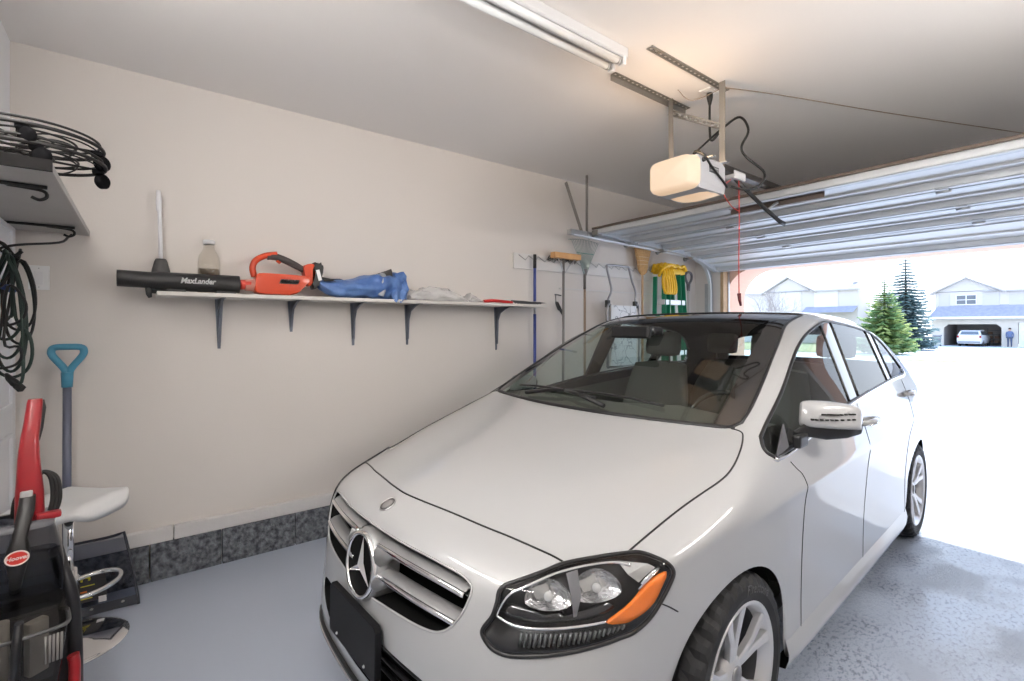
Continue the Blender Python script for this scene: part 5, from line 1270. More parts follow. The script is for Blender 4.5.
# ------------------------------------------------------------------ bar stool
bs_x, bs_y = -2.945, -.262
bs = thing('bar_stool', 'white and chrome bar stool in front of the snow shovel', 'stool', (bs_x, bs_y, 0))
w = MB(); w.lathe([(.0001, .03), (.03, .030), (.05, .022), (.10, .014), (.19, .008), (.215, .004), (.218, .0), (.0001, .0)], 48, Matrix.Translation((bs_x, bs_y, 0))); w.build('base', CHROME, bs)
w = MB(); w.cyl((bs_x, bs_y, .02), (bs_x, bs_y, .34), .029, seg=20); w.cyl((bs_x, bs_y, .34), (bs_x, bs_y, .60), .019, seg=18); w.lathe([(.036, .02), (.030, .06)], 20, Matrix.Translation((bs_x, bs_y, 0))); w.build('column', CHROME, bs)
w = MB(); w.tube(catmull([(bs_x+.025*CU.x, bs_y+.025*CU.y, .275)]+[(bs_x+CU.x*(.095+.095*math.cos(a))+CN.x*.13*math.sin(a), bs_y+CU.y*(.095+.095*math.cos(a))+CN.y*.13*math.sin(a), .275) for a in [PI*.92-k*PI*1.84/11 for k in range(12)]]+[(bs_x+.025*CU.x, bs_y+.025*CU.y, .275)], 3), .0095, 10); w.tube([(bs_x, bs_y, .265), (bs_x, bs_y, .305)], .034, 18); w.build('footrest', mat('footrest_chrome', (.75, .76, .78), .2, .9), bs)
# thin moulded seat, rounded corners, sides turned up a little and the front edge rolled down
def seat_pt(k, a, off):
    x = math.copysign(abs(math.cos(a))**.5, math.cos(a))*.185*k; y = math.copysign(abs(math.sin(a))**.5, math.sin(a))*.172*k
    z = .640+.020*(abs(x)/.185)**2-.022*max(0, (y-.06)/.11)**2-.055*max(0, (abs(x)-.135)/.05)**2
    return Vector((bs_x, bs_y, z+off))+CU*x+CN*y
n = 48; w = MB()
w.grid([[seat_pt(k, 2*PI*i/n, .012) for i in range(n)] for k in (.02, .3, .6, .8, .92, .985, 1.0)]+[[seat_pt(1., 2*PI*i/n, -.016) for i in range(n)]]+[[seat_pt(k, 2*PI*i/n, -.018) for i in range(n)] for k in (.97, .8, .5, .02)], closed=True)
w.build('seat', mat('seat_white', (.82, .82, .82), .3, coat=.3), bs)
w = MB(); w.lathe([(.0001, .575), (.07, .575), (.09, .60), (.0001, .60)], 20, Matrix.Translation((bs_x, bs_y, 0))); w.build('seat_plate', BLK, bs)
# ------------------------------------------------------------------ upright carpet cleaner (local: x to its left seen from the front, -y front)
cl_o = Vector((-2.165, -.285, 0))
HU, HN = Vector((-.131, .991, 0)), Vector((.991, .131, 0))      # its right-hand side and its front, turned to the room
def cc(u, d, z): return cl_o+HU*(u*.72)+HN*d+Vector((0, 0, z))
cc_t = thing('carpet_cleaner', 'red and black upright carpet cleaner with smoky tanks beside the door', 'carpet cleaner', tuple(cl_o))
CRED = mat('cleaner_red', (.27, .008, .013), .35, coat=.2); CBLK = mat('cleaner_black', (.014, .014, .016), .35)
SMOKE = glass('smoke_tank', (.50, .51, .55), 1.45, .06); CLEAR = glass('dirty_tank', (.72, .70, .66), 1.45, .10)
def ringc(u, d, z, hu, hd, n=28, p=.45):
    return [cc(u+hu*math.copysign(abs(math.cos(2*PI*i/n))**p, math.cos(2*PI*i/n)), d+hd*math.copysign(abs(math.sin(2*PI*i/n))**p, math.sin(2*PI*i/n)), z) for i in range(n)]
def loft(secs, name, m, parent, p=.45, cap=True):
    w = MB(); v_ = w.grid([ringc(*s, p=p) for s in secs], closed=True)
    if cap: w.bm.faces.new(v_[0]); w.bm.faces.new(v_[-1])
    return smooth_angle(w.build(name, m, parent), 50)
# handle: a red tapering blade bent back at the top
hd_ = loft([(.0, -.02, .80, .050, .030), (.0, -.02, .90, .047, .030), (-.003, -.03, 1.02, .036, .026), (.0, -.04, 1.075, .031, .022), (.010, -.055, 1.13, .029, .020), (.017, -.07, 1.185, .027, .019), (.018, -.072, 1.196, .024, .015)], 'handle', CRED, cc_t, .6)
w = MB(); w.tube([cc(.024, -.055, 1.06), cc(.030, -.065, 1.10), cc(.040, -.082, 1.165), cc(.038, -.085, 1.19)], [.007, .011, .011, .008], 12); w.build('grip', mat('grip_black'), hd_)
w = MB(); w.box(cc(-.010, .020, .895), (.016, .030, .045), rot=(0, 0, math.atan2(HU.y, HU.x)+PI/2), bev=.006); w.build('trigger', mat('button_grey', (.42, .41, .40), .4), hd_)
sp = loft([(-.045, .060, .62, .018, .02), (-.040, .100, .68, .022, .025), (-.037, .112, .752, .040, .025), (-.030, .10, .80, .024, .022), (-.012, .04, .86, .028, .022), (-.006, .018, .90, .026, .016)], 'spine', mat('spine_black', (.012, .011, .011), .4), cc_t, .7)
BFm = frame(cc(-.037, .139, .752), HU, Vector((0, 0, 1))+HN*-.05)
w = MB(); n = 32; w.bm.faces.new([w.bm.verts.new(BFm @ Vector((.025*math.cos(2*PI*i/n), .020*math.sin(2*PI*i/n), .0))) for i in range(n)]); em = w.build('emblem', mat('emblem_red', (.55, .03, .02), .4), sp)
w = MB(); w.tube([BFm @ Vector((.025*math.cos(2*PI*i/n), .020*math.sin(2*PI*i/n), .001)) for i in range(n)], .0022, 6, closed=True); v, f = text_geo('Hoover', .0155, .0006, .25, .0004); w.add([BFm @ (p+Vector((0, 0, .0012))) for p in v], f); w.build('emblem_lettering', mat('emblem_pale', (.75, .62, .58), .5), em)
# clear water tank, upper
tk = loft([(-.05, .0, .545, .155, .085), (-.05, .0, .60, .165, .095), (-.05, .0, .70, .160, .098), (-.05, .0, .795, .135, .09), (-.05, .0, .815, .125, .085)], 'upper_tank', SMOKE, cc_t, .35)
w = MB(); w.grid([ringc(-.05, .0, z, a, b, p=.35) for z, a, b in ((.812, .130, .09), (.826, .128, .088), (.830, .10, .06))], closed=True); w.build('tank_lid', mat('lid_grey', (.09, .09, .10), .3), tk)
w = MB(); w.box(cc(.06, .045, .835), (.03, .06, .022), rot=(0, 0, math.atan2(HU.y, HU.x)+PI/2), bev=.008); w.build('lid_latch', CRED, tk)
w = MB()
w.grid([ringc(-.05, .0, z, a, b, p=.35) for z, a, b in ((.60, .154, .085), (.68, .152, .086), (.705, .14, .08))], closed=True); w.build('water_level', glass('tank_water', (.35, .37, .43), 1.33, .05), tk)
# black body flowing round the tanks
loft([(-.04, -.02, .04, .18, .13), (-.04, -.02, .16, .18, .13), (-.04, -.03, .35, .185, .12), (-.04, -.035, .50, .185, .115), (-.04, -.03, .56, .175, .10), (-.04, -.03, .60, .150, .08)], 'body', CBLK, cc_t, .4)
w = MB(); w.tube(catmull([cc(.085, -.02, .70), cc(.105, .03, .64), cc(.135, .05, .55), cc(.145, .06, .40), cc(.145, .08, .22), cc(.14, .09, .10)], 5), [.020]*26, 12); w.build('side_arm', CBLK, cc_t)
# recovery tank, lower front
lt = loft([(-.04, .135, .34, .125, .055), (-.04, .135, .40, .135, .065), (-.035, .135, .49, .145, .068), (-.03, .13, .555, .150, .066), (-.03, .125, .60, .140, .058)], 'lower_tank', CLEAR, cc_t, .38)
w = MB()
for k in range(5): w.tube([cc(.045+.012*k, .198, .44), cc(.047+.012*k, .2, .52)], .0035, 6)
w.build('tank_ribs', mat('rib_pale', (.22, .21, .20), .5), lt)
w = MB(); w.tube(ringc(-.032, .128, .535, .152, .069, p=.38), .006, 8, closed=True); w.build('tank_band', mat('band_grey', (.07, .07, .07), .5), lt)
w = MB(); w.tube([cc(-.045, .196, .40), cc(-.04, .205, .50), cc(-.03, .20, .585)], [.022, .024, .020], 10, flat=.5); w.build('tank_handle', CBLK, lt)
w = MB(); w.tube([cc(-.085, .13, .36), cc(-.085, .13, .57)], .02, 12); w.box(cc(.02, .13, .47), (.03, .05, .16), rot=(0, 0, .65), bev=.006); w.build('float_cage', mat('cage_grey', (.20, .19, .18), .4), lt)
# nozzle foot, red accent, wheels
loft([(-.03, .10, .012, .19, .14), (-.03, .10, .10, .19, .14), (-.03, .08, .20, .17, .12), (-.03, .06, .30, .15, .10)], 'nozzle', CBLK, cc_t, .35)
w = MB(); w.tube(catmull([cc(.125, .15, .24), cc(.135, .145, .29), cc(.14, .13, .36), cc(.135, .12, .40)], 4), [.022]*13, 10, flat=.7); w.build('red_accent', CRED, cc_t)
for u in (-.235, .150):
    w = MB(); w.lathe([(.001, -.02), (.06, -.02), (.078, -.012), (.08, 0), (.078, .012), (.06, .02), (.001, .02)], 28, frame(cc(u, -.05, .08), HN, (0, 0, 1))); w.build('wheel', mat('wheel_black', (.02, .02, .022), .5), cc_t)
w = MB()
for j in range(3): w.tube(catmull([cc(.055+.010*j, -.03, .80), cc(.075+.012*j, -.04, .86), cc(.070+.010*j, -.045, .93), cc(.045, -.05, .955), cc(.02, -.05, .93)], 5), .0065, 8)
w.tube(catmull([cc(-.01, -.05, .92), cc(-.045, -.05, .88), cc(-.055, -.05, .82)], 5), .006, 8)
w.build('power_cable', CORD, cc_t)
# ------------------------------------------------------------------ outside: driveway, street, houses, trees
def gz(y): return table([(5.5, -.015), (12, -.12), (30, -.42), (60, -.55), (110, -.55)], y)
CON = mat('drive_concrete', (.55, .60, .66), .85, var=(.6, .5, (.48, .52, .58)), bump=(30, .2))
w = MB(); ys = [5.62, 6.5, 9, 12, 18, 24, 30, 40, 50, 62, 80, 110]
w.grid([[(x, y, gz(y)) for x in (-70, -40, -20, -10, -3, 5, 20, 40)] for y in ys], smooth=False); struct('ground', w, CON, 'pale concrete driveway and street outside', 'driveway')
GRS = mat('lawn_tan', (.34, .33, .22), .9, var=(3, .8, (.22, .27, .13)))
w = MB(); n = 30; w.lathe([(.001, .10), (.6, .09), (.95, .03), (1, -.05)], n, Matrix.Translation((-7.6, 34, gz(34))) @ Matrix.Diagonal((2.6, 1.6, 1, 1))); struct('lawn', w, GRS, 'small dry grass island beside the driveway', 'lawn')
w = MB(); w.grid([[(x, y, gz(y)+.03) for x in (-30, -22, -15, -13.4)] for y in (38, 46, 54, 63.5)]); struct('lawn', w, GRS, 'dry lawn under the trees', 'lawn')
SIDING = mat('house_siding', (.62, .58, .56), .8); SID2 = mat('house_panel', (.72, .70, .69), .8); BEIGE = mat('house_stucco', (.66, .60, .52), .85)
SHING = mat('shingle_blue', (.30, .31, .38), .9, var=(4, .6, (.38, .39, .46))); ROOF = mat('roof_pale', (.62, .61, .61), .9, var=(3, .4, (.54, .53, .54))); FASC = mat('fascia', (.50, .47, .45), .7)
PANE = mat('far_pane', (.10, .12, .15), .08, coat=1.)
def gable(mb, x0, x1, zb, zp, y0_, y1_, ov=.35, th=.18):
    """pitched roof with its ridge along Y"""
    xm = (x0+x1)/2; s = (zp-zb)/(xm-x0)
    for a in (-1, 1):
        e = x0-ov if a < 0 else x1+ov
        mb.add([(e, y0_-ov, zb-s*ov), (xm, y0_-ov, zp), (xm, y1_, zp), (e, y1_, zb-s*ov), (e, y0_-ov, zb-s*ov+th), (xm, y0_-ov, zp+th), (xm, y1_, zp+th), (e, y1_, zb-s*ov+th)], [(0, 1, 2, 3), (4, 7, 6, 5), (0, 4, 5, 1), (3, 2, 6, 7), (0, 3, 7, 4)])
def window(parent, x, z, wd, hg, y, nx=2, ny=2):
    w = MB()
    w.box((x, y-.03, z-hg/2), (wd+.12, .07, .07)); w.box((x, y-.03, z+hg/2), (wd+.12, .07, .07))
    for k in range(nx+1): w.box((x-wd/2+wd*k/nx, y-.03, z), (.07, .06, hg))
    for k in range(1, ny): w.box((x, y-.03, z-hg/2+hg*k/ny), (wd, .05, .06))
    f_ = w.build('window', WHITE, parent); w = MB(); w.box((x, y-.005, z), (wd, .02, hg)); w.build('pane', PANE, f_)
# house across the street with the open garage
hy = 66.
ha = thing('house', 'beige house across the street with its garage open and a white car inside', 'house', (-8, hy, gz(hy)))
w = MB(); g0 = gz(hy)
def wall(mb, x0, x1, z0, z1, y, d): mb.box(((x0+x1)/2, y+d/2, (z0+z1)/2), (x1-x0, d, z1-z0))
wall(w, -13.35, 6, 2.6, 4.95, hy, .25); w.prism([(-13.35, 4.9), (-8.45, 4.9), (-10.9, 6.25)], .25, Matrix(((1, 0, 0, 0), (0, 0, 1, hy), (0, 1, 0, 0), (0, 0, 0, 1)))); w.box((-3.7, hy+5.4, 2.4), (18.9, .25, 5.6)); w.box((-13.12, hy+2.9, 2.2), (.25, 5.2, 5.4)); w.build('upper_wall', SIDING, ha)
for x0, x1 in ((-13.05, -12.2), (-9.75, -8.55), (-7.9, -6.6), (-5, -3.2)): w = MB(); w.box(((x0+x1)/2, hy-.02, 4.1), (x1-x0, .06, 1.3)); w.build('wall_panel', mat('panel_grey', (.55, .52, .51), .8), ha)
w = MB()
gx0, gx1, gt, ch = -12.55, -8.35, 1.62, .35; y_ = hy-.6
wall(w, -13.5, gx0, g0, 2.3, y_, .25); wall(w, gx1, -7.25, g0, 2.3, y_, .25); wall(w, gx0, gx1, gt, 2.3, y_, .25); wall(w, -7.25, 6, 1.75, 2.3, y_, .25); wall(w, -2.5, 6, g0, 1.75, y_, .25)
for sx_, xx in ((1, gx0), (-1, gx1)): w.prism([(xx, gt), (xx+sx_*ch, gt), (xx, gt-ch)], .25, Matrix(((1, 0, 0, 0), (0, 0, 1, y_), (0, 1, 0, 0), (0, 0, 0, 1))))
w.build('garage_wall', BEIGE, ha)
w = MB(); w.box((-4.9, y_+.15, (g0+1.75)/2), (4.6, .08, 1.75-g0)); 
for k in range(1, 4): w.box((-4.9, y_+.10, g0+k*.55), (4.6, .03, .04))
w.build('garage_door', WHITE, ha)
w = MB()
w.grid([[(gx0, y_+.25, g0), (gx0, y_+6, g0)], [(gx0, y_+.25, gt), (gx0, y_+6, gt)], [(gx1, y_+.25, gt), (gx1, y_+6, gt)], [(gx1, y_+.25, g0), (gx1, y_+6, g0)]], smooth=False); w.poly([(gx0, y_+6, g0), (gx1, y_+6, g0), (gx1, y_+6, gt), (gx0, y_+6, gt)]); w.build('garage_interior', mat('garage_inside', (.42, .38, .36), .9), ha)
w = MB(); w.add([(-13.7, y_-.55, 2.22), (6.3, y_-.55, 2.22), (6.3, hy, 3.40), (-13.1, hy, 3.40), (-13.7, y_-.55, 2.34), (6.3, y_-.55, 2.34), (6.3, hy, 3.52), (-13.1, hy, 3.52)], [(0, 1, 2, 3), (4, 7, 6, 5), (0, 4, 5, 1), (0, 3, 7, 4)]); w.build('porch_roof', SHING, ha)
w = MB(); w.box((-3.7, y_-.56, 2.26), (20., .08, .22)); w.build('fascia', WHITE, ha)
w = MB(); gable(w, -13.35, -8.45, 4.9, 6.25, hy, hy+5); 
w.add([(-9.6, hy-.3, 4.85), (6.3, hy-.3, 4.85), (6.3, hy+5.5, 7.6), (-7.6, hy+5.5, 7.6), (-12.6, hy+2.5, 5.2)], [(0, 1, 2, 3), (0, 3, 4)]); w.build('roof', ROOF, ha)
w = MB(); w.tube([(-13.7, hy-.36, 4.72), (-10.9, hy-.36, 6.30), (-8.1, hy-.36, 4.72)], .09, 4); w.box((-1.5, hy-.3, 4.86), (14, .06, .16)); w.build('eave_trim', FASC, ha)
window(ha, -10.95, 4.08, 1.5, .95, hy)
# items inside that garage
def clutter(name, label, cat, x, z0, wd, hg, col, kind):
    t = thing(name, label, cat, (x, y_+4.2, z0)); w = MB()
    if kind == 'bin':
        w.prism([(-wd/2*.9, 0), (wd/2*.9, 0), (wd/2, hg*.9), (-wd/2, hg*.9)], .5, Matrix(((1, 0, 0, x), (0, 0, 1, y_+4.), (0, 1, 0, z0), (0, 0, 0, 1)))); w.build('tub', mat(name+cat+str(round(x, 1)), col, .6), t); w = MB(); w.box((x, y_+4.25, z0+hg*.95), (wd*1.05, .56, hg*.12), bev=.02); w.build('lid', WHITE, t)
    else:
        for k in range(4): w.box((x, y_+4.6, z0+hg*(k+.5)/4), (wd, .4, .04))
        for a in (-1, 1): w.box((x+a*wd/2, y_+4.6, z0+hg/2), (.05, .4, hg))
        w.build('rack_frame', mat('rack_steel', (.25, .25, .27), .5), t); w = MB()
        for k in range(7): w.box((x-wd/2+.2+(k % 3)*.5, y_+4.55, z0+.16+hg*(k//3+.5)/4), (.34, .3, .25), bev=.02)
        w.build('carton', mat('carton_brown', (.40, .26, .18), .8), t)
clutter('storage_shelf', 'storage shelf with cartons at the back of the far garage', 'shelf', -9.2, g0, 1.5, 1.75, (.3, .3, .3), 'rack')
clutter('storage_bin', 'dark blue storage bin at the left of the far garage', 'bin', -12.0, g0, .6, 1.1, (.10, .15, .30), 'bin')
clutter('storage_bin', 'reddish storage bin behind the white car in the far garage', 'bin', -11.2, g0, .55, .8, (.45, .15, .12), 'bin')
# white SUV half inside that garage, seen from the rear
def suv():
    cx_, cy_ = -10.35, y_+.6
    t = thing('car', 'white SUV parked in the open garage across the street', 'car', (cx_, cy_, g0), R(-1))
    WORLD[0] = False
    w = MB(); rows = []
    for y, hw, zt in ((-2.2, .80, .95), (-2.18, .88, 1.05), (-1.9, .92, 1.10), (0, .93, 1.08), (1.3, .91, 1.0), (2.1, .85, .88), (2.3, .70, .70)):
        rows.append([(hw*.92, y, .28), (hw, y, .5), (hw*1.0, y, .8), (hw*.95, y, zt), (0, y, zt+.03), (-hw*.95, y, zt), (-hw, y, .8), (-hw, y, .5), (-hw*.92, y, .28)])
    v_ = w.grid(rows); w.bm.faces.new(v_[0]); w.bm.faces.new(v_[-1]); b = smooth_angle(w.build('body_shell', mat('far_white', (.78, .78, .78), .3, coat=.6), t), 50)
    w = MB(); rows = [[(k*hw, y, z) for k in (-1, -.9, 0, .9, 1)] for y, hw, z in ((-2.12, .84, 1.05), (-1.75, .70, 1.52), (-1.0, .68, 1.60), (.2, .67, 1.58), (1.25, .80, 1.04))]
    w.grid(rows)
    for s_ in (-1, 1): w.bm.faces.new([w.bm.verts.new(Vector(r[0 if s_ < 0 else -1])) for r in rows])
    smooth_angle(w.build('cabin', MATS['far_white'], t), 40)
    w = MB(); w.add([(-.68, -2.07, 1.16), (.68, -2.07, 1.16), (.60, -1.80, 1.47), (-.60, -1.80, 1.47)], [(0, 1, 2, 3)]); w.build('rear_window', PANE, t)
    for s_ in (-1, 1):
        w = MB(); w.add([(s_*.835, -1.7, 1.14), (s_*.70, -1.5, 1.50), (s_*.69, .15, 1.50), (s_*.83, .95, 1.14)], [(0, 1, 2, 3)]); w.build('side_window', PANE, t)
        w = MB(); w.box((s_*.80, -2.19, .95), (.14, .06, .22), bev=.02); w.build('tail_lamp', mat('tail_red'), t)
        for y in (-1.4, 1.4):
            w = MB(); w.lathe([(.05, -.11), (.22, -.11), (.34, -.09), (.35, 0), (.34, .09), (.22, .11), (.05, .11)], 20, Matrix.Translation((s_*.82, y, .35)), axis='X'); wh = w.build('wheel', RUBW, t)
            w = MB(); w.lathe([(.001, s_*.10), (.20, s_*.112), (.22, s_*.10)], 16, Matrix.Translation((s_*.82, y, .35)), axis='X'); w.build('hub_cap', SATIN, wh)
    w = MB(); w.box((0, -2.20, .42), (1.6, .08, .18), bev=.03); w.build('bumper', mat('far_bumper', (.30, .30, .32), .5), t)
    WORLD[0] = True
RUBW = mat('far_rubber', (.03, .03, .03), .7)
suv()
# wheeled bin on the street edge
t = thing('trash_bin', 'grey wheeled bin at the end of the driveway across the street', 'bin', (-12.45, 62.4, gz(62.4)))
zb = gz(62.4); w = MB(); w.lathe([(.001, .05), (.26, .05), (.36, 1.0), (.001, 1.0)], 4, Matrix.Translation((-12.45, 62.4, zb)) @ Matrix.Rotation(PI/4, 4, 'Z'), smooth=False); w.build('tub', mat('bin_grey', (.24, .24, .26), .6), t)
w = MB(); w.box((-12.45, 62.4, zb+1.05), (.60, .62, .10), bev=.03); w.build('lid', mat('bin_lid', (.30, .30, .33), .5), t)
for a in (-.2, .2): w = MB(); w.cyl((-12.45+a-.03, 62.65, zb+.1), (-12.45+a+.03, 62.65, zb+.1), .10, seg=14); w.build('wheel', RUBW, t)
# person standing by that garage
def person(x, y, z, label):
    t = thing('person', label, 'person', (x, y, z))
    me = bpy.data.meshes.new('body'); V = [(0, 0, .95), (0, 0, 1.15), (0, .01, 1.38), (0, .0, 1.50), (0, -.01, 1.62), (0, -.01, 1.74), (.10, 0, .90), (.11, -.02, .50), (.11, .02, .08), (.11, -.12, .04), (-.10, 0, .90), (-.11, .03, .50), (-.12, .06, .08), (-.12, -.08, .04),
            (.19, .0, 1.40), (.24, .03, 1.13), (.22, -.08, .92), (.21, -.11, .82), (-.19, .0, 1.40), (-.24, .03, 1.13), (-.21, -.10, .93), (-.20, -.14, .83)]
    E_ = [(0, 1), (1, 2), (2, 3), (3, 4), (4, 5), (0, 6), (6, 7), (7, 8), (8, 9), (0, 10), (10, 11), (11, 12), (12, 13), (2, 14), (14, 15), (15, 16), (16, 17), (2, 18), (18, 19), (19, 20), (20, 21)]
    rr = [.15, .15, .17, .065, .095, .085, .10, .07, .05, .04, .10, .07, .05, .04, .07, .052, .042, .035, .07, .052, .042, .035]
    me.from_pydata(V, E_, []); o = bpy.data.objects.new('body', me); COL.objects.link(o); o.parent = t
    o.modifiers.new('k', 'SKIN'); sv_ = me.skin_vertices[0].data
    for i, r_ in enumerate(rr): sv_[i].radius = (r_*(1.15 if i in (0, 1, 2) else 1), r_*(.75 if i in (0, 1, 2) else 1)); sv_[i].use_root = (i == 0)
    s_ = o.modifiers.new('s', 'SUBSURF'); s_.levels = s_.render_levels = 2
    m = bpy.data.materials.new('figure'); m.use_nodes = True; nt = m.node_tree; b = nt.nodes['Principled BSDF']; tc = nt.nodes.new('ShaderNodeTexCoord'); sp_ = nt.nodes.new('ShaderNodeSeparateXYZ'); cr = nt.nodes.new('ShaderNodeValToRGB'); mr_ = nt.nodes.new('ShaderNodeMapRange'); mr_.inputs[2].default_value = 2
    cr.color_ramp.interpolation = 'CONSTANT'; e = cr.color_ramp.elements; e[0].color = (.02, .02, .02, 1); e[1].position = .05; e[1].color = (.06, .08, .14, 1)
    for p_, c_ in ((.47, (.10, .14, .26, 1)), (.755, (.52, .32, .24, 1))): q_ = e.new(p_); q_.color = c_
    nt.links.new(tc.outputs['Object'], sp_.inputs[0]); nt.links.new(sp_.outputs['Z'], mr_.inputs[0]); nt.links.new(mr_.outputs[0], cr.inputs[0]); nt.links.new(cr.outputs[0], b.inputs['Base Color']); me.materials.append(m)
    w = MB(); w.sphere((x, y+.015, z+1.72), .115, sc=(.92, 1.02, .95)); bmesh.ops.delete(w.bm, geom=[v for v in w.bm.verts if v.co.z < z+1.68 and v.co.y < y+.02], context='VERTS'); w.build('hair', mat('hair_dark', (.03, .025, .02), .7), t)
    w = MB()
    for s_ in (-.035, .035): w.sphere((x+s_, y-.108, z+1.70), .010, u=8, v=6)
    w.build('eyes', BLK, t); w = MB(); w.sphere((x, y-.118, z+1.665), .016, u=8, v=6, sc=(.8, 1, 1.3)); w.build('nose', mat('skin', (.52, .32, .24), .6), t)
person(-7.75, 65.0, gz(65), 'person in dark blue clothes standing beside the far garage opening')
# house behind the car roof
h2y = 62.; hb = thing('house', 'pale house behind the bare tree, left of the evergreens', 'house', (-24.5, h2y, gz(h2y)))
g1 = gz(h2y); w = MB()
wall(w, -31.5, -19, g1, 5.6, h2y, .25); w.prism([(-28.9, 5.55), (-23.7, 5.55), (-26.0, 7.2)], .25, Matrix(((1, 0, 0, 0), (0, 0, 1, h2y), (0, 1, 0, 0), (0, 0, 0, 1)))); w.box((-19.2, h2y+2.2, 2.5), (.25, 3.9, 6.0)); w.build('wall', SIDING, hb)
for x in (-22.1, -25.9): w = MB(); w.box((x, h2y-.03, 4.4), (2.4, .08, 2.2)); w.build('wall_panel', SID2, hb)
w = MB(); gable(w, -28.9, -23.4, 5.55, 7.25, h2y, h2y+6); w.add([(-32, h2y-.3, 5.55), (-18.7, h2y-.3, 5.55), (-19.8, h2y+4, 6.9), (-32, h2y+4, 7.9)], [(0, 1, 2, 3)]); w.build('roof', ROOF, hb)
w = MB(); w.tube([(-29.3, h2y-.36, 5.30), (-26.15, h2y-.36, 7.30), (-23.0, h2y-.36, 5.35)], .09, 4); w.box((-21.2, h2y-.33, 5.5), (5, .06, .18)); w.box((-30.2, h2y-.33, 5.5), (3.4, .06, .18)); w.build('eave_trim', FASC, hb)
w = MB(); w.add([(-24.2, h2y-1.5, 2.95), (-19, h2y-1.5, 2.95), (-19, h2y, 3.65), (-24.2, h2y, 3.65)], [(0, 1, 2, 3)]); w.build('porch_roof', SHING, hb)
window(hb, -22.05, 4.62, 1.25, .85, h2y); window(hb, -25.9, 4.5, .8, .8, h2y)
w = MB(); w.box((-19.9, h2y+2, 7.0), (.5, .5, 1.3)); w.build('chimney', SID2, hb)
# garden shed roof and low house between
hc = thing('house', 'low pale house end between the two houses', 'house', (-16.6, 64, gz(64)))
w = MB(); w.box((-16.4, 65, 1.6), (3.0, 2, 4.2)); w.build('wall', SID2, hc)
w = MB(); gable(w, -17.9, -14.9, 3.7, 4.9, 64.0, 66); w.build('roof', ROOF, hc)
# evergreens
def spruce(x, y, hgt, rad, name, label, cols, seed, droop, lv):
    r_ = random.Random(seed); z0 = gz(y); t = thing('spruce_tree', label, 'tree', (x, y, z0))
    w = MB(); w.tube([(x, y, z0), (x+.03, y, z0+hgt*.5), (x, y, z0+hgt*.99)], [rad*.075, rad*.045, .012], 8); w.build('trunk', mat('bark', (.10, .075, .055), .9), t)
    w = MB()
    for L_ in range(lv):
        u = L_/(lv-1); z = z0+hgt*(.06+.93*u); R_ = rad*(1-u)**.85*(.85+.3*r_.random())+.06; nb = int(6+9*(1-u)); a0 = r_.random()*6.3
        for b in range(nb):
            a = a0+2*PI*b/nb+r_.uniform(-.2, .2); ln = R_*r_.uniform(.75, 1.12); d = Vector((math.cos(a), math.sin(a), 0)); s = Vector((-d.y, d.x, 0)); n = 6
            pts = [Vector((x, y, z))+d*ln*k/n+Vector((0, 0, ln*(droop*(k/n)*-1+.16*(k/n)**3))) for k in range(n+1)]
            mi = 0 if r_.random() < .6 else 1
            for k in range(n):
                for sg in (-1, 1):
                    for q_ in range(2):
                        p = pts[k].lerp(pts[k+1], .5*q_); tw = ln*.32*(1-.5*k/n)*r_.uniform(.7, 1.2); e = p+s*sg*tw+d*tw*.7+Vector((0, 0, -tw*r_.uniform(.1, .5)))
                        m_ = p.lerp(e, .5); up = Vector((0, 0, tw*.16)); wd = d*tw*.34
                        w.add([p, m_+wd+up, e, m_-wd-up*.4], [(0, 1, 2, 3)], mi=mi)
    w.build('foliage', cols, t, recalc=False)
NA, NB, NC, ND = mat('needles_blue', (.16, .25, .26), .8), mat('needles_blue_pale', (.30, .38, .38), .8), mat('needles_green', (.22, .35, .15), .8), mat('needles_lime', (.44, .52, .20), .8)
spruce(-10.75, 40, 5.35, 1.75, 'spruce', 'light green spruce in front of the taller bluish one', [NC, ND], 3, .10, 36)
spruce(-12.0, 50, 8.4, 2.15, 'spruce', 'tall blue-green spruce behind the light green one', [NA, NB], 8, .22, 34)
# low shrub at their foot
t = thing('shrub', 'round dark green shrub at the foot of the tall spruce', 'shrub', (-12.7, 55, gz(55)))
w = MB(); r_ = random.Random(4)
for k in range(420):
    a, b = r_.random()*2*PI, math.acos(r_.random()); rr = .9*r_.uniform(.75, 1.05); p = Vector((-12.7+1.3*rr*math.cos(a)*math.sin(b), 55+rr*math.sin(a)*math.sin(b), gz(55)+1.35*rr*math.cos(b)+.1)); d = Vector((r_.uniform(-1, 1), r_.uniform(-1, 1), r_.uniform(-.4, 1))).normalized(); s = d.orthogonal().normalized()
    w.add([p, p+d*.12+s*.07, p+d*.26, p+d*.12-s*.07], [(0, 1, 2, 3)])
w.build('foliage', NC, t, recalc=False); w = MB()
for k in range(4): w.tube([(-12.7, 55, gz(55)), (-12.7+.3*math.cos(k*1.6), 55+.3*math.sin(k*1.6), gz(55)+.8)], [.03, .015], 6)
w.build('stem', mat('bark'), t)
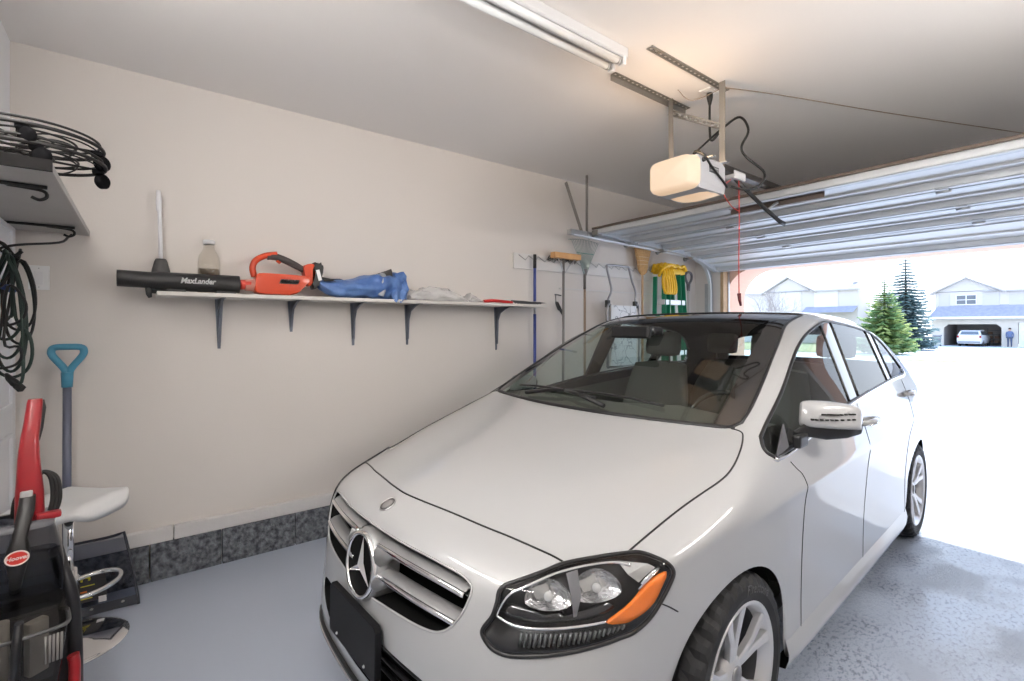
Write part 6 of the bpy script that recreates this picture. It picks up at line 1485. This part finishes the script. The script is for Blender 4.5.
# bare tree
def bare(x, y, label, seed):
    r_ = random.Random(seed); t = thing('bare_tree', label, 'tree', (x, y, gz(y))); w = MB(); tw = MB()
    def br(p, d, ln, rd, lvl):
        pts = [p]; 
        for k in range(4): d = (d+Vector((r_.uniform(-.18, .18), r_.uniform(-.18, .18), .08))).normalized(); pts.append(pts[-1]+d*ln/4)
        (w if lvl < 2 else tw).tube(pts, [rd*(1-.16*k) for k in range(5)], 6 if lvl < 2 else 4, cap=False)
        if lvl < 4:
            for k in range(4 if lvl < 2 else 3):
                i = r_.choice((2, 3, 4)); a = r_.uniform(0, 2*PI); o = d.orthogonal().normalized(); o = Matrix.Rotation(a, 3, d) @ o
                br(pts[i], (d+o*r_.uniform(.45, .85)).normalized(), ln*r_.uniform(.5, .75), rd*.5, lvl+1)
    for k in range(3): br(Vector((x+.1*k, y, gz(y))), Vector((.22*(k-1), .05, 1)).normalized(), 2.9, .085, 0)
    w.build('branch', mat('bark_pale', (.30, .26, .25), .9), t); tw.build('twigs', mat('twig_pale', (.36, .32, .31), .9), t)
bare(-20.5, 45, 'bare leafless tree in front of the pale house', 21)
# ------------------------------------------------------------------ light: hazy sky, sun, added fill lights, opener bulb
wd = bpy.data.worlds.new('sky'); scene.world = wd; wd.use_nodes = True; nt = wd.node_tree
bg = nt.nodes['Background']; tc = nt.nodes.new('ShaderNodeTexCoord'); sp = nt.nodes.new('ShaderNodeSeparateXYZ'); cr = nt.nodes.new('ShaderNodeValToRGB')
cr.color_ramp.elements[0].color = (.84, .91, 1.0, 1); cr.color_ramp.elements[1].color = (.45, .64, 1.0, 1); cr.color_ramp.elements[1].position = .7
nt.links.new(tc.outputs['Generated'], sp.inputs[0]); nt.links.new(sp.outputs['Z'], cr.inputs[0]); nt.links.new(cr.outputs[0], bg.inputs[0]); bg.inputs[1].default_value = 2.9
sl = bpy.data.lights.new('sun', 'SUN'); sl.energy = 9.0; sl.color = (1., .96, .90); sl.angle = R(.6)
so_ = bpy.data.objects.new('sun', sl); COL.objects.link(so_)
ey = math.atan(2.116/(6.10-4.24)); d = Vector((.04, -math.cos(ey), -math.sin(ey))).normalized()
so_.rotation_euler = d.to_track_quat('-Z', 'Y').to_euler()
# added off-frame fill lights, shaped as twin-tube strips: two end wall, one driver-side
def strip(loc, along, out, label, power):
    m = mat('fill_tube_%d' % power, (.9, .9, .88), .4, emit=(1., .96, .92), estr=float(power))
    a_, o_ = Vector(along), Vector(out); c = Vector(loc); F_ = frame(c, a_, (0, 0, 1))      # local x along, y up, z = out or -out
    sg = 1 if F_.to_3x3().col[2].dot(o_) > 0 else -1
    t = thing('fill_light', label, 'wall light', loc); w = MB()
    w.box((0, 0, sg*.02), (1.24, .16, .04), bev=.006, M=F_); w.build('fixture_body', FW, t)
    for h in (-.045, .045):
        w = MB(); w.cyl(F_ @ Vector((-.565, h, sg*.075)), F_ @ Vector((.565, h, sg*.075)), .019, seg=12); w.build('tube', m, t)
        for x in (-.58, .58): w = MB(); w.box((x, h, sg*.06), (.03, .045, .06), bev=.006, M=F_); w.build('socket', WHITE, t)
strip((-.55, Y0, 2.25), (1, 0, 0), (0, 1, 0), 'added twin-tube fill light on the end wall, farther from the corner shelf', 66)
strip((-1.50, Y0, 2.44), (1, 0, 0), (0, 1, 0), 'added twin-tube fill light on the end wall beside the corner shelf', 43)
strip((EX, 2.3, 2.1), (0, 1, 0), (-1, 0, 0), 'added twin-tube fill light on the driver-side wall', 68)
# the opener's bulb, behind its open-topped cover
pl = bpy.data.lights.new('opener_bulb', 'POINT'); pl.energy = 7.; pl.color = (1, .68, .40); pl.shadow_soft_size = .03
po = bpy.data.objects.new('opener_bulb', pl); COL.objects.link(po); po.location = (-1.565, 2.315, 2.352)
# repeats of a kind share a group phrase
GROUPS = {'wire_plant_stand': 'wire plant stands stacked on the corner shelf', 'extension_cord': 'cords hung on the end wall hook', 'fill_light': 'fill lights added on the unseen walls',
          'fluorescent_fixture': 'tube fixtures on the ceiling', 'house': 'houses across the street', 'spruce_tree': 'evergreens across the street', 'storage_bin': 'storage bins in the far garage'}
for o in list(bpy.data.objects):
    k = o.name.split('.')[0]
    if o.parent is None and k in GROUPS and 'category' in o.keys(): o['group'] = GROUPS[k]
for o in list(bpy.data.objects):
    if o.parent is None and o.name.split('.')[0] in ('mop', 'push_broom', 'leaf_rake', 'corn_broom', 'spade', 'hand_sickle') and 'category' in o.keys(): o['group'] = 'tools hung along the left wall'
# ------------------------------------------------------------------ camera (17 mm wide angle, level, standing in the back corner)
cam = bpy.data.cameras.new('camera'); co = bpy.data.objects.new('camera', cam); COL.objects.link(co)
cam.sensor_width = 36; cam.lens = 484/1024*36; cam.shift_y = -14.5/1024; cam.clip_start = .02; cam.clip_end = 500
co.location = (0, 0, 1.438); co.rotation_euler = (R(90), 0, R(52.6))
scene.camera = co
vs = scene.view_settings; vs.view_transform = 'Standard'; vs.look = 'None'; vs.gamma = 1; vs.use_curve_mapping = False; vs.exposure = 0
scene.cycles.use_denoising = True
